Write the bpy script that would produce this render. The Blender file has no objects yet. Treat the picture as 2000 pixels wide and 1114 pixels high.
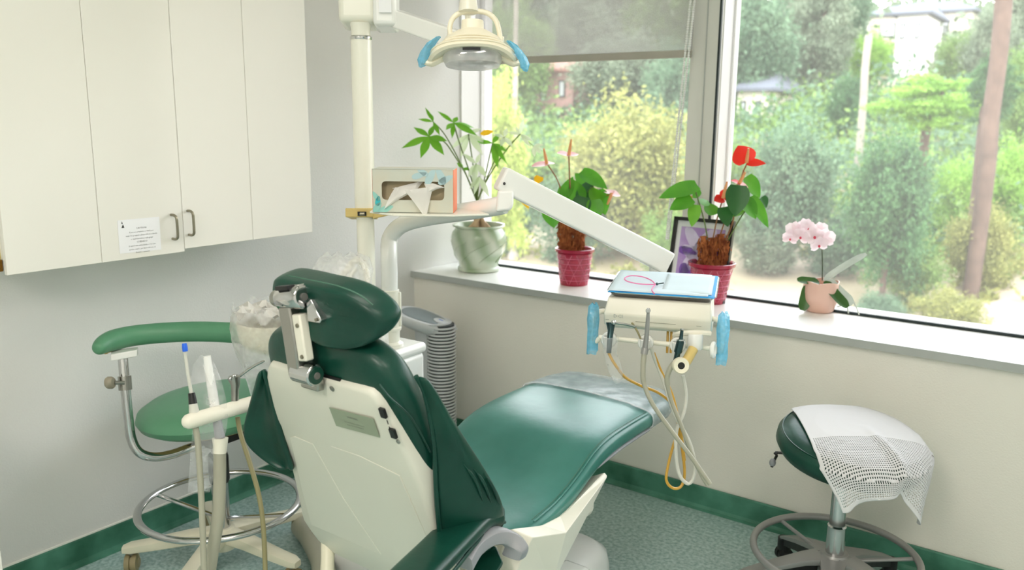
import bpy, bmesh, math, random
import numpy as np
from mathutils import Vector, Matrix, noise as mnoise

random.seed(7)
rng = np.random.default_rng(7)
SC = bpy.context.scene
COL = SC.collection
PI = math.pi

# ---------------------------------------------------------------- camera
FPX = 1639.0                       # focal length for a 2000 x 1114 frame
YAW, PITCH, ROLL = -0.628, 0.197, -0.010
CAM = Vector((0.0, 0.0, 1.65))
_f = Vector((math.sin(YAW)*math.cos(PITCH), math.cos(YAW)*math.cos(PITCH), -math.sin(PITCH)))
_r = Vector((math.cos(YAW), -math.sin(YAW), 0.0))
_d = _f.cross(_r)
RT = math.cos(ROLL)*_r + math.sin(ROLL)*_d
DN = -math.sin(ROLL)*_r + math.cos(ROLL)*_d
FW = _f
cam_data = bpy.data.cameras.new('camera')
cam = bpy.data.objects.new('camera', cam_data)
COL.objects.link(cam)
cam_data.sensor_width = 36.0
cam_data.lens = FPX/2000*36.0
cam_data.clip_start = 0.05
cam_data.clip_end = 400
cam.matrix_world = Matrix(((RT.x, -DN.x, -FW.x, CAM.x), (RT.y, -DN.y, -FW.y, CAM.y), (RT.z, -DN.z, -FW.z, CAM.z), (0, 0, 0, 1)))
cam_data.dof.use_dof = True
cam_data.dof.focus_distance = 2.5
cam_data.dof.aperture_fstop = 2.8
SC.camera = cam

# ---------------------------------------------------------------- light and exposure
SC.view_settings.view_transform = 'Standard'
SC.view_settings.look = 'None'
SC.view_settings.gamma = 1.0
SC.view_settings.use_curve_mapping = False
SC.view_settings.exposure = 0.0
SC.cycles.transparent_max_bounces = 24
SC.cycles.max_bounces = 10
SC.cycles.diffuse_bounces = 5
SC.cycles.caustics_reflective = False
SC.cycles.caustics_refractive = False
SC.cycles.sample_clamp_indirect = 6.0

W = bpy.data.worlds.new('sky')
SC.world = W
W.use_nodes = True
_n = W.node_tree.nodes
_bg = _n['Background']
_tc = _n.new('ShaderNodeTexCoord')
_sep = _n.new('ShaderNodeSeparateXYZ')
_rm = _n.new('ShaderNodeValToRGB')
W.node_tree.links.new(_tc.outputs['Generated'], _sep.inputs[0])
W.node_tree.links.new(_sep.outputs['Z'], _rm.inputs[0])
_rm.color_ramp.elements[0].color = (1.0, 0.975, 0.98, 1)
_rm.color_ramp.elements[1].color = (0.80, 0.86, 1.0, 1)
W.node_tree.links.new(_rm.outputs['Color'], _bg.inputs['Color'])
_bg.inputs['Strength'].default_value = 6.4

def sun(name, direction, strength, angle, color=(1, 1, 1)):
    ld = bpy.data.lights.new(name, 'SUN')
    ld.energy = strength; ld.angle = angle; ld.color = color
    o = bpy.data.objects.new(name, ld); COL.objects.link(o)
    o.rotation_euler = Vector(direction).to_track_quat('-Z', 'Y').to_euler()
    o.location = (0, -10, 30)
    return o
sun('sun', (-0.35, 0.62, -0.9), 2.2, 0.6, (1.0, 0.96, 0.88))   # veiled sun over the roof, on the hillside

def ceiling_area(name, x, y, sx, sy, power):
    ld = bpy.data.lights.new(name, 'AREA')
    ld.shape = 'RECTANGLE'; ld.size = sx; ld.size_y = sy
    ld.energy = power; ld.color = (1.0, 0.91, 0.83)
    o = bpy.data.objects.new(name, ld); COL.objects.link(o)
    o.location = (x, y, 2.72)
    return o
LAMPS = [(-1.2, 0.9, 0.58, 1.18, 13.0), (0.25, 0.4, 0.58, 1.18, 20.0), (-0.5, -1.3, 0.58, 1.18, 56.0)]
for q in LAMPS:
    ceiling_area('ceiling_lamp', *q)

# ---------------------------------------------------------------- helpers
def P(px, py, D):                 # point seen at (px, py) at depth D in front of the camera
    return CAM + D*(FW + (px-1000)/FPX*RT + (py-557)/FPX*DN)
def PX(px, py, X):
    d = P(px, py, 1)-CAM; return CAM + d*((X-CAM.x)/d.x)
def PY(px, py, Y):
    d = P(px, py, 1)-CAM; return CAM + d*((Y-CAM.y)/d.y)
def PZ(px, py, Z):
    d = P(px, py, 1)-CAM; return CAM + d*((Z-CAM.z)/d.z)
HF_ = Vector((FW.x, FW.y, 0)).normalized()
def PV(px, py, b, dz=0.0):        # point seen at (px, py) in the upright plane that faces the camera and runs through b
    r = P(px, py, 1)-CAM; return CAM + r*(((b-CAM).dot(HF_)+dz)/r.dot(HF_))
def V(*a):
    return Vector(a)
def lin(c):
    c = c/255.0
    return c/12.92 if c <= 0.04045 else ((c+0.055)/1.055)**2.4
def rgb(r, g, b):
    return (lin(r), lin(g), lin(b), 1.0)

def mat(name, c, rough=0.5, metal=0.0, var=0.05, scale=6.0, bump=0.0, bscale=80.0, coat=0.0, spec=0.5, c2=None, detail=4.0, sub=0.0):
    m = bpy.data.materials.new(name); m.use_nodes = True
    nt = m.node_tree; b = nt.nodes['Principled BSDF']
    tc = nt.nodes.new('ShaderNodeTexCoord')
    nz = nt.nodes.new('ShaderNodeTexNoise'); nz.inputs['Scale'].default_value = scale; nz.inputs['Detail'].default_value = detail
    nt.links.new(tc.outputs['Object'], nz.inputs['Vector'])
    rp = nt.nodes.new('ShaderNodeValToRGB')
    base = rgb(*c)
    if c2 is None:
        lo = tuple(max(0, v*(1-var)) for v in base[:3])+(1,); hi = tuple(min(1, v*(1+var)) for v in base[:3])+(1,)
    else:
        lo, hi = base, rgb(*c2)
    rp.color_ramp.elements[0].position = 0.35; rp.color_ramp.elements[0].color = lo
    rp.color_ramp.elements[1].position = 0.65; rp.color_ramp.elements[1].color = hi
    nt.links.new(nz.outputs['Fac'], rp.inputs[0]); nt.links.new(rp.outputs['Color'], b.inputs['Base Color'])
    b.inputs['Roughness'].default_value = rough; b.inputs['Metallic'].default_value = metal
    b.inputs['Specular IOR Level'].default_value = spec
    if coat: b.inputs['Coat Weight'].default_value = coat; b.inputs['Coat Roughness'].default_value = 0.15
    if sub: b.inputs['Subsurface Weight'].default_value = sub; b.inputs['Subsurface Radius'].default_value = (.01, .01, .005)
    if bump:
        n2 = nt.nodes.new('ShaderNodeTexNoise'); n2.inputs['Scale'].default_value = bscale; n2.inputs['Detail'].default_value = 3
        nt.links.new(tc.outputs['Object'], n2.inputs['Vector'])
        bp = nt.nodes.new('ShaderNodeBump'); bp.inputs['Strength'].default_value = bump; bp.inputs['Distance'].default_value = 0.01
        nt.links.new(n2.outputs['Fac'], bp.inputs['Height']); nt.links.new(bp.outputs['Normal'], b.inputs['Normal'])
    return m

def film(name, c=(255, 255, 255), clear=0.6, gloss=0.15, rough=0.15, bump=0.0, bscale=30.0, translucent=0.5):
    """thin see-through plastic: transparent, a little diffuse and a little gloss"""
    m = bpy.data.materials.new(name); m.use_nodes = True
    nt = m.node_tree; nt.nodes.clear()
    out = nt.nodes.new('ShaderNodeOutputMaterial')
    tr = nt.nodes.new('ShaderNodeBsdfTransparent')
    df = nt.nodes.new('ShaderNodeBsdfDiffuse'); df.inputs['Color'].default_value = rgb(*c)
    tl = nt.nodes.new('ShaderNodeBsdfTranslucent'); tl.inputs['Color'].default_value = rgb(*c)
    gl = nt.nodes.new('ShaderNodeBsdfGlossy'); gl.inputs['Roughness'].default_value = rough
    m0 = nt.nodes.new('ShaderNodeMixShader'); m0.inputs[0].default_value = translucent
    nt.links.new(df.outputs[0], m0.inputs[1]); nt.links.new(tl.outputs[0], m0.inputs[2])
    m1 = nt.nodes.new('ShaderNodeMixShader'); m1.inputs[0].default_value = gloss
    nt.links.new(m0.outputs[0], m1.inputs[1]); nt.links.new(gl.outputs[0], m1.inputs[2])
    m2 = nt.nodes.new('ShaderNodeMixShader')
    tc = nt.nodes.new('ShaderNodeTexCoord'); nz = nt.nodes.new('ShaderNodeTexNoise'); nz.inputs['Scale'].default_value = bscale
    nt.links.new(tc.outputs['Object'], nz.inputs['Vector'])
    mr = nt.nodes.new('ShaderNodeMapRange'); mr.inputs['From Min'].default_value = .3; mr.inputs['From Max'].default_value = .7
    mr.inputs['To Min'].default_value = max(0, clear-.12); mr.inputs['To Max'].default_value = min(1, clear+.12)
    nt.links.new(nz.outputs['Fac'], mr.inputs['Value']); nt.links.new(mr.outputs[0], m2.inputs[0])
    nt.links.new(m1.outputs[0], m2.inputs[1]); nt.links.new(tr.outputs[0], m2.inputs[2])
    if bump:
        bp = nt.nodes.new('ShaderNodeBump'); bp.inputs['Strength'].default_value = bump; bp.inputs['Distance'].default_value = 0.02
        nt.links.new(nz.outputs['Fac'], bp.inputs['Height'])
        for s in (df, gl): nt.links.new(bp.outputs['Normal'], s.inputs['Normal'])
    nt.links.new(m2.outputs[0], out.inputs['Surface'])
    return m

def leafmat(name, c, c2, rough=0.45, trans=0.35, island=True):
    m = bpy.data.materials.new(name); m.use_nodes = True
    nt = m.node_tree; nt.nodes.clear()
    out = nt.nodes.new('ShaderNodeOutputMaterial')
    b = nt.nodes.new('ShaderNodeBsdfPrincipled'); b.inputs['Roughness'].default_value = rough; b.inputs['Specular IOR Level'].default_value = .25 if island else .5
    tl = nt.nodes.new('ShaderNodeBsdfTranslucent')
    mx = nt.nodes.new('ShaderNodeMixShader'); mx.inputs[0].default_value = trans
    rp = nt.nodes.new('ShaderNodeValToRGB'); rp.color_ramp.elements[0].color = rgb(*c); rp.color_ramp.elements[1].color = rgb(*c2)
    if island:
        g = nt.nodes.new('ShaderNodeNewGeometry'); tc = nt.nodes.new('ShaderNodeTexCoord')
        nz = nt.nodes.new('ShaderNodeTexNoise'); nz.inputs['Scale'].default_value = 2.5
        nt.links.new(tc.outputs['Object'], nz.inputs['Vector'])
        mm = nt.nodes.new('ShaderNodeMath'); mm.operation = 'MULTIPLY_ADD'; mm.inputs[1].default_value = .45
        nt.links.new(g.outputs['Random Per Island'], mm.inputs[0])
        mr = nt.nodes.new('ShaderNodeMapRange'); mr.inputs['From Min'].default_value = .3; mr.inputs['From Max'].default_value = .7; mr.inputs['To Max'].default_value = .6
        nt.links.new(nz.outputs['Fac'], mr.inputs['Value']); nt.links.new(mr.outputs[0], mm.inputs[2])
        nt.links.new(mm.outputs[0], rp.inputs[0])
    else:
        tc = nt.nodes.new('ShaderNodeTexCoord'); nz = nt.nodes.new('ShaderNodeTexNoise'); nz.inputs['Scale'].default_value = 14
        nt.links.new(tc.outputs['Object'], nz.inputs['Vector']); nt.links.new(nz.outputs['Fac'], rp.inputs[0])
    nt.links.new(rp.outputs[0], b.inputs['Base Color']); nt.links.new(rp.outputs[0], tl.inputs['Color'])
    nt.links.new(b.outputs[0], mx.inputs[1]); nt.links.new(tl.outputs[0], mx.inputs[2])
    nt.links.new(mx.outputs[0], out.inputs['Surface'])
    return m

class MB:
    """collects geometry in world space; build() links it as one mesh object"""
    def __init__(self):
        self.v = []; self.f = []
    def add(self, vs, fs):
        k = len(self.v); self.v += [Vector(x) for x in vs]; self.f += [tuple(i+k for i in f) for f in fs]; return self
    def box(self, c, s, ax=None):
        c = Vector(c); ax = ax or (V(1, 0, 0), V(0, 1, 0), V(0, 0, 1))
        vs = [c + ax[0]*(i*s[0]/2) + ax[1]*(j*s[1]/2) + ax[2]*(k*s[2]/2) for k in (-1, 1) for j in (-1, 1) for i in (-1, 1)]
        return self.add(vs, [(0, 2, 3, 1), (4, 5, 7, 6), (0, 1, 5, 4), (2, 6, 7, 3), (1, 3, 7, 5), (0, 4, 6, 2)])
    def loops(self, L, caps=True, closed=True, ring=False):
        n = len(L[0]); k = len(self.v)
        for l in L: self.v += [Vector(x) for x in l]
        m = len(L)
        for a in range(m if ring else m-1):
            b = (a+1) % m
            for i in range(n if closed else n-1):
                j = (i+1) % n
                self.f.append((k+a*n+i, k+a*n+j, k+b*n+j, k+b*n+i))
        if caps and not ring:
            self.f.append(tuple(k+i for i in range(n))[::-1]); self.f.append(tuple(k+(m-1)*n+i for i in range(n)))
        return self
    def tube(self, pts, r, n=12, caps=True, flat=1.0, up=None, ring=False):
        pts = [Vector(p) for p in pts]; m = len(pts)
        rs = r if isinstance(r, (list, tuple)) else [r]*m
        T = []
        for i in range(m):
            a = pts[(i-1) % m] if (ring or i > 0) else pts[0]; b = pts[(i+1) % m] if (ring or i < m-1) else pts[-1]
            t = (b-a); T.append(t.normalized() if t.length > 1e-9 else V(0, 0, 1))
        u = Vector(up) if up is not None else (V(0, 0, 1) if abs(T[0].z) < .9 else V(1, 0, 0))
        L = []
        for i in range(m):
            u = (u - T[i]*u.dot(T[i]))
            if u.length < 1e-6: u = T[i].orthogonal()
            u.normalize(); w = T[i].cross(u)
            L.append([pts[i] + (w*math.cos(2*PI*j/n)*rs[i] + u*math.sin(2*PI*j/n)*rs[i]*flat) for j in range(n)])
        return self.loops(L, caps, True, ring)
    def lathe(self, prof, c, n=32, ax=None, caps=True):
        c = Vector(c); ax = ax or (V(1, 0, 0), V(0, 1, 0), V(0, 0, 1))
        return self.loops([[c + ax[0]*(r*math.cos(2*PI*j/n)) + ax[1]*(r*math.sin(2*PI*j/n)) + ax[2]*z for j in range(n)] for r, z in prof], caps)
    def prism(self, poly, e):
        e = Vector(e); a = [Vector(p) for p in poly]
        return self.loops([a, [p+e for p in a]], True)
    def grid(self, fn, nu, nv):
        k = len(self.v)
        for i in range(nu+1):
            for j in range(nv+1): self.v.append(Vector(fn(i/nu, j/nv)))
        for i in range(nu):
            for j in range(nv):
                a = k+i*(nv+1)+j; self.f.append((a, a+nv+1, a+nv+2, a+1))
        return self
    def hull(self, pts):
        bm = bmesh.new(); vs = [bm.verts.new(p) for p in pts]
        g = bmesh.ops.convex_hull(bm, input=vs)
        bmesh.ops.delete(bm, geom=[x for x in g['geom_interior'] if isinstance(x, bmesh.types.BMVert)], context='VERTS')
        bmesh.ops.dissolve_limit(bm, angle_limit=0.05, verts=bm.verts, edges=bm.edges)
        bm.verts.index_update()
        self.add([v.co.copy() for v in bm.verts], [tuple(v.index for v in f.verts) for f in bm.faces]); bm.free(); return self
    def sphere(self, c, r, n=12, m=8, sc=(1, 1, 1)):
        c = Vector(c)
        L = [[c + V(r*sc[0]*math.sin(PI*i/m)*math.cos(2*PI*j/n), r*sc[1]*math.sin(PI*i/m)*math.sin(2*PI*j/n), -r*sc[2]*math.cos(PI*i/m)) for j in range(n)] for i in range(1, m)]
        k = len(self.v); self.loops(L, False)
        b = len(self.v); self.v += [c+V(0, 0, -r*sc[2]), c+V(0, 0, r*sc[2])]
        for j in range(n):
            self.f.append((b, k+(j+1) % n, k+j)); self.f.append((b+1, k+(m-2)*n+j, k+(m-2)*n+(j+1) % n))
        return self
    def build(self, name, m, parent=None, bevel=0.0, seg=2, sub=0, solid=0.0, smooth=True, origin=None, angle=40, recalc=True):
        me = bpy.data.meshes.new(name)
        off = Vector(origin) if origin is not None else V(0, 0, 0)
        p = parent
        while p is not None: off += p.location; p = p.parent
        me.from_pydata([tuple(x-off) for x in self.v], [], self.f)
        if recalc:
            bm = bmesh.new(); bm.from_mesh(me); bmesh.ops.recalc_face_normals(bm, faces=bm.faces); bm.to_mesh(me); bm.free()
        me.materials.append(m)
        o = bpy.data.objects.new(name, me); COL.objects.link(o)
        if parent is not None: o.parent = parent
        elif origin is not None: o.location = origin
        if smooth:
            for q in me.polygons: q.use_smooth = True
            if not sub:
                try: me.set_sharp_from_angle(angle=math.radians(angle))
                except Exception: pass
        if bevel:
            b = o.modifiers.new('bevel', 'BEVEL'); b.width = bevel; b.segments = seg; b.limit_method = 'ANGLE'; b.angle_limit = math.radians(35)
            b.harden_normals = False
        if solid:
            s = o.modifiers.new('solid', 'SOLIDIFY'); s.thickness = solid; s.offset = 0
        if sub:
            s = o.modifiers.new('sub', 'SUBSURF'); s.levels = sub; s.render_levels = sub
        return o

def tag(o, label=None, cat=None, group=None, kind=None):
    if label: o['label'] = label
    if cat: o['category'] = cat
    if group: o['group'] = group
    if kind: o['kind'] = kind
    return o
def thing(name, loc, label, cat, group=None):
    o = bpy.data.objects.new(name, None); COL.objects.link(o); o.location = loc; o.empty_display_size = .1
    return tag(o, label, cat, group)
def struct(o):
    o['kind'] = 'structure'; return o
def spline(pts, n=6, closed=False):
    pts = [Vector(p) for p in pts]; out = []; m = len(pts)
    for i in range(m if closed else m-1):
        if closed: p0, p1, p2, p3 = pts[(i-1) % m], pts[i], pts[(i+1) % m], pts[(i+2) % m]
        else: p0, p1, p2, p3 = pts[max(i-1, 0)], pts[i], pts[i+1], pts[min(i+2, m-1)]
        for k in range(n):
            t = k/n
            out.append(0.5*((2*p1) + (p2-p0)*t + (2*p0-5*p1+4*p2-p3)*t*t + (3*p1-p0-3*p2+p3)*t**3))
    if not closed: out.append(pts[-1])
    return out
def lerpl(vals, n):
    out = []
    for i in range(len(vals)-1):
        for k in range(n): out.append(vals[i] + (vals[i+1]-vals[i])*k/n)
    return out+[vals[-1]]
def circle(c, r, n=48, ax=None):
    ax = ax or (V(1, 0, 0), V(0, 1, 0)); c = Vector(c)
    return [c + ax[0]*(r*math.cos(2*PI*i/n)) + ax[1]*(r*math.sin(2*PI*i/n)) for i in range(n)]
def pillow(outline, nrm, t, name, m, parent, inset=(.16, .05), sub=2, bulge=0.0):
    """a padded cushion: outline (3D, roughly planar, convex) with thickness t along nrm and rounded edges"""
    nrm = Vector(nrm).normalized(); o = spline(outline, 3, True); c = sum(o, V(0, 0, 0))/len(o)
    def lp(k, d): return [p + (c-p)*k + nrm*d for p in o]
    L = [lp(.55, -t/2-bulge), lp(inset[0], -t/2), lp(inset[1], -t*.40), lp(0, -t*.16), lp(0, t*.16), lp(inset[1], t*.40), lp(inset[0], t/2), lp(.55, t/2+bulge)]
    return MB().loops(L).build(name, m, parent, sub=sub)
def frame_axes(d, up=V(0, 0, 1)):
    d = Vector(d).normalized(); s = d.cross(Vector(up))
    if s.length < 1e-4: s = d.orthogonal()
    s.normalize(); return d, s, s.cross(d)

# ---------------------------------------------------------------- materials
M = {}
M['wall'] = mat('wall_paint', (222, 222, 219), .75, var=.015, scale=2, bump=.12, bscale=160)
M['knee'] = mat('low_wall_paint', (240, 236, 226), .75, var=.02, scale=2, bump=.12, bscale=160)
M['white_lam'] = mat('white_laminate', (245, 245, 242), .35, var=.01)
M['sill_edge'] = mat('sill_edge_grey', (176, 180, 176), .5, var=.03)
M['ceil'] = mat('ceiling_tile', (240, 240, 236), .85, var=.03, scale=30, bump=.2, bscale=120)
M['base'] = mat('green_vinyl_base', (44, 98, 76), .42, c2=(82, 142, 120), scale=7, detail=8, bump=.1, bscale=14)
M['floor'] = mat('speckled_vinyl_floor', (132, 162, 158), .36, c2=(182, 204, 200), scale=70, detail=8)
M['cab'] = mat('cabinet_laminate', (234, 232, 224), .42, var=.008, scale=1)
M['cab_edge'] = mat('cabinet_edge_tan', (205, 190, 120), .5)
M['hinge'] = mat('brown_hinge', (120, 84, 20), .4, .5)
M['nickel'] = mat('brushed_nickel', (150, 145, 128), .32, .95)
M['paper'] = mat('white_paper', (240, 241, 244), .8, var=.01)
M['ink'] = mat('black_ink', (22, 22, 24), .8)
M['greyink'] = mat('grey_ink', (112, 114, 116), .8)
M['frame'] = mat('window_frame_shaded', (216, 216, 208), .45, var=.015)  # shade of the room-facing side is put into this greyer colour
M['jamb'] = mat('window_jamb_white', (246, 246, 246), .5, var=.01)
M['gasket'] = mat('black_gasket', (24, 40, 42), .5)
M['ivory'] = mat('ivory_plastic', (232, 229, 214), .32, var=.015, scale=3)
M['ivory2'] = mat('aged_ivory_plastic', (236, 230, 208), .35, var=.02, scale=3)
M['shell'] = mat('pale_grey_shell', (219, 218, 205), .38, var=.012, scale=3)
M['offwhite'] = mat('offwhite_enamel', (238, 239, 236), .25, var=.01, coat=.3)
M['polegl'] = mat('cream_white_enamel', (236, 235, 222), .28, var=.01, coat=.3)
M['greypl'] = mat('grey_plastic', (150, 152, 156), .4, var=.02)
M['dkgrey'] = mat('dark_grey_plastic', (104, 104, 100), .5)
M['black'] = mat('black_plastic', (18, 19, 20), .4)
M['chrome'] = mat('chrome', (205, 205, 205), .12, 1.0, var=.02)
M['steel'] = mat('satin_steel', (165, 164, 158), .28, 1.0, var=.03)
M['alu'] = mat('brushed_aluminium', (158, 158, 156), .36, .45, var=.03)
M['teal_metal'] = mat('dark_teal_metal', (60, 84, 88), .25, .8)
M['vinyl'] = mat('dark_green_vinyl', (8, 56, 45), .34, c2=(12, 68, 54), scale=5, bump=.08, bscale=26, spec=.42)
M['vinyl_seat'] = mat('light_green_vinyl', (46, 112, 102), .33, c2=(66, 130, 120), scale=4, bump=.1, bscale=18, spec=.6)  # seat vinyl, a lighter green than the back pad
M['vinyl_pale'] = mat('mid_green_vinyl', (84, 142, 108), .42, c2=(98, 154, 120), scale=3, bump=.05, bscale=30)
M['stitch'] = mat('green_thread', (70, 110, 92), .7)
M['label'] = mat('grey_green_label', (150, 160, 138), .45, var=.02)
M['hose'] = mat('grey_hose', (164, 163, 146), .4, var=.03)
M['hose2'] = mat('olive_hose', (140, 134, 96), .4, var=.03)
M['hose_w'] = mat('pale_hose', (206, 206, 196), .4, var=.02)
M['hose_y'] = mat('amber_tube', (196, 152, 56), .35, var=.08)
M['tan'] = mat('tan_plastic', (214, 190, 120), .4, var=.02)
M['blue'] = mat('blue_film_cap', (20, 96, 220), .4)
M['silver'] = mat('silver_plastic', (206, 208, 210), .3, .12, var=.02)
M['grille'] = mat('grey_grille', (128, 138, 140), .4, .2)
M['slot'] = mat('dark_slot', (64, 68, 70), .6)
M['celadon'] = None
M['magenta'] = None
M['blush'] = mat('blush_glaze', (226, 186, 170), .3, var=.03, coat=.2)
M['soil'] = mat('dark_soil', (70, 50, 36), .95, var=.4, scale=40)
M['bark'] = mat('pale_trunk_bark', (188, 160, 128), .8, var=.15, scale=20)
M['roots'] = mat('brown_root_bark', (126, 60, 26), .85, c2=(188, 112, 62), scale=34, bump=.6, bscale=60)
M['stem'] = mat('green_stem', (96, 118, 52), .55, var=.12)
M['rstem'] = mat('red_green_stem', (150, 104, 66), .55, var=.12)
M['leaf_m'] = leafmat('money_leaf', (88, 158, 32), (134, 200, 62), .4, .35, False)
M['leaf_p'] = leafmat('pale_money_leaf', (204, 226, 178), (236, 244, 226), .3, .5, False)
M['leaf_a'] = leafmat('anthurium_leaf', (62, 142, 36), (112, 186, 60), .35, .3, False)
M['leaf_d'] = leafmat('dark_anthurium_leaf', (30, 84, 40), (54, 112, 50), .35, .15, False)
M['leaf_y'] = leafmat('yellow_leaf', (230, 170, 20), (246, 204, 40), .5, .4, False)
M['leaf_o'] = leafmat('orchid_leaf', (40, 84, 32), (70, 112, 48), .3, .1, False)
M['leaf_s'] = leafmat('silvery_orchid_leaf', (176, 192, 182), (222, 230, 224), .3, .1, False)
M['spathe'] = leafmat('red_spathe', (226, 34, 28), (244, 60, 40), .3, .3, False)
M['spathe_p'] = leafmat('pink_spathe', (232, 120, 130), (250, 226, 226), .3, .3, False)
M['spadix'] = mat('peach_spadix', (236, 168, 112), .5)
M['petal'] = leafmat('orchid_petal', (246, 226, 234), (252, 244, 248), .6, .35, False)
M['lip'] = mat('orchid_lip', (214, 60, 90), .5)
M['root_w'] = mat('silver_root', (206, 212, 202), .6)
M['bluefilm'] = film('blue_barrier_film', (124, 216, 250), .30, .14, .15, .3, 60)
M['clearfilm'] = film('clear_film', (244, 246, 248), .78, .16, .12, .25, 30)
M['bagfilm'] = film('cloudy_bag_film', (246, 247, 248), .60, .1, .2, .6, 26)
M['lens'] = film('lamp_lens', (236, 238, 242), .38, .25, .08, .0, 20)
M['footfilm'] = film('foot_cover_film', (196, 206, 206), .40, .14, .25, .3, 18, .2)
M['blindcloth'] = film('screen_cloth', (170, 168, 166), .30, .0, .5, 0, 300, .35)
M['tissue'] = leafmat('tissue_paper', (246, 245, 240), (250, 249, 246), .9, .35, False)
M['cloth'] = mat('white_towel', (216, 216, 218), .9, var=.01)
M['bib'] = mat('pale_blue_bib', (212, 230, 240), .85, var=.02)
M['bib_d'] = mat('bright_blue_bib', (56, 160, 224), .7, var=.03)
M['pink'] = mat('pink_elastic', (226, 120, 170), .6)

def glaze(name, a, b, scale, dist):
    m = mat(name, a, .22, var=.02, coat=.4); nt = m.node_tree; bs = nt.nodes['Principled BSDF']
    wv = nt.nodes.new('ShaderNodeTexWave'); wv.inputs['Scale'].default_value = scale; wv.inputs['Distortion'].default_value = dist
    wv.bands_direction = 'DIAGONAL'
    tc = nt.nodes.new('ShaderNodeTexCoord'); nt.links.new(tc.outputs['Object'], wv.inputs['Vector'])
    rp = nt.nodes.new('ShaderNodeValToRGB'); rp.color_ramp.elements[0].color = rgb(*a); rp.color_ramp.elements[1].color = rgb(*b)
    nt.links.new(wv.outputs['Fac'], rp.inputs[0]); nt.links.new(rp.outputs[0], bs.inputs['Base Color'])
    return m
M['celadon'] = glaze('celadon_glaze', (150, 170, 138), (200, 209, 190), 4.0, 7.0)
M['magenta'] = mat('magenta_glaze', (164, 22, 58), .25, var=.1, scale=20, coat=.4)
M['magenta_l'] = mat('pink_glaze_line', (226, 120, 150), .3)

def glassmat():
    m = bpy.data.materials.new('window_glass'); m.use_nodes = True; nt = m.node_tree; nt.nodes.clear()
    out = nt.nodes.new('ShaderNodeOutputMaterial'); tr = nt.nodes.new('ShaderNodeBsdfTransparent'); tr.inputs['Color'].default_value = (.97, .985, .975, 1)
    gl = nt.nodes.new('ShaderNodeBsdfGlossy'); gl.inputs['Roughness'].default_value = .0
    lw = nt.nodes.new('ShaderNodeFresnel'); lw.inputs['IOR'].default_value = 1.18
    mx = nt.nodes.new('ShaderNodeMixShader'); haze_mix = nt.nodes.new('ShaderNodeMixShader')
    nt.links.new(lw.outputs[0], mx.inputs[0]); nt.links.new(tr.outputs[0], mx.inputs[1]); nt.links.new(gl.outputs[0], mx.inputs[2])
    tl = nt.nodes.new('ShaderNodeBsdfTranslucent'); tl.inputs['Color'].default_value = (.9, .9, .88, 1)   # pale veil mixed into the pane, standing for haze over the view
    tc = nt.nodes.new('ShaderNodeTexCoord'); nz = nt.nodes.new('ShaderNodeTexNoise'); nz.inputs['Scale'].default_value = 1.5
    mr = nt.nodes.new('ShaderNodeMapRange'); mr.inputs['To Min'].default_value = .025; mr.inputs['To Max'].default_value = .06
    nt.links.new(tc.outputs['Object'], nz.inputs['Vector']); nt.links.new(nz.outputs['Fac'], mr.inputs['Value']); nt.links.new(mr.outputs[0], haze_mix.inputs[0])
    nt.links.new(mx.outputs[0], haze_mix.inputs[1]); nt.links.new(tl.outputs[0], haze_mix.inputs[2]); mx = haze_mix
    nt.links.new(mx.outputs[0], out.inputs['Surface']); return m
M['glass'] = glassmat()

# ---------------------------------------------------------------- room shell
XL, YK, YW, HB, ZS = -2.977, 3.21, 3.617, 0.103, 0.852
XR, YR, ZC, YG = 1.3, -2.2, 2.75, 3.787
struct(MB().box(((XL+XR)/2, (YR+YG)/2, -.05), (XR-XL+.4, YG-YR+.4, .1)).build('floor', M['floor'], smooth=False))
struct(MB().box(((XL+XR)/2, (YR+YG)/2, ZC+.06), (XR-XL+.6, YG-YR+.6, .12)).build('ceiling', M['ceil'], smooth=False))
struct(MB().box((XL-.1, (YR+YG)/2, ZC/2), (.2, YG-YR+.2, ZC)).build('wall_left', M['wall'], smooth=False))
struct(MB().box((XR+.1, (YR+YG)/2, ZC/2), (.2, YG-YR+.2, ZC)).build('wall_right', M['wall'], smooth=False))
struct(MB().box(((XL+XR)/2, YR-.1, ZC/2), (XR-XL, .2, ZC)).build('wall_rear', M['wall'], smooth=False))
struct(MB().box(((XL+XR)/2, (YK+YG+.1)/2+.005, (ZS-.023)/2), (XR-XL, YG+.1-YK-.01, ZS-.023)).build('wall_window', M['knee'], smooth=False))
# window sill with grey front edge
sill = struct(MB().box(((XL+XR)/2, (YK-.012+YW)/2, ZS-.011), (XR-XL, YW-YK+.012, .022)).build('trim_1', M['white_lam'], bevel=.002, smooth=False))
MB().box(((XL+XR)/2, YK-.014, ZS-.012), (XR-XL, .004, .030)).build('sill_edge', M['sill_edge'], sill, smooth=False)
struct(MB().box(((XL+XR)/2, YW+.007, ZS-.010), (XR-XL, .014, .042)).build('trim_2', M['gasket'], smooth=False))
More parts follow.
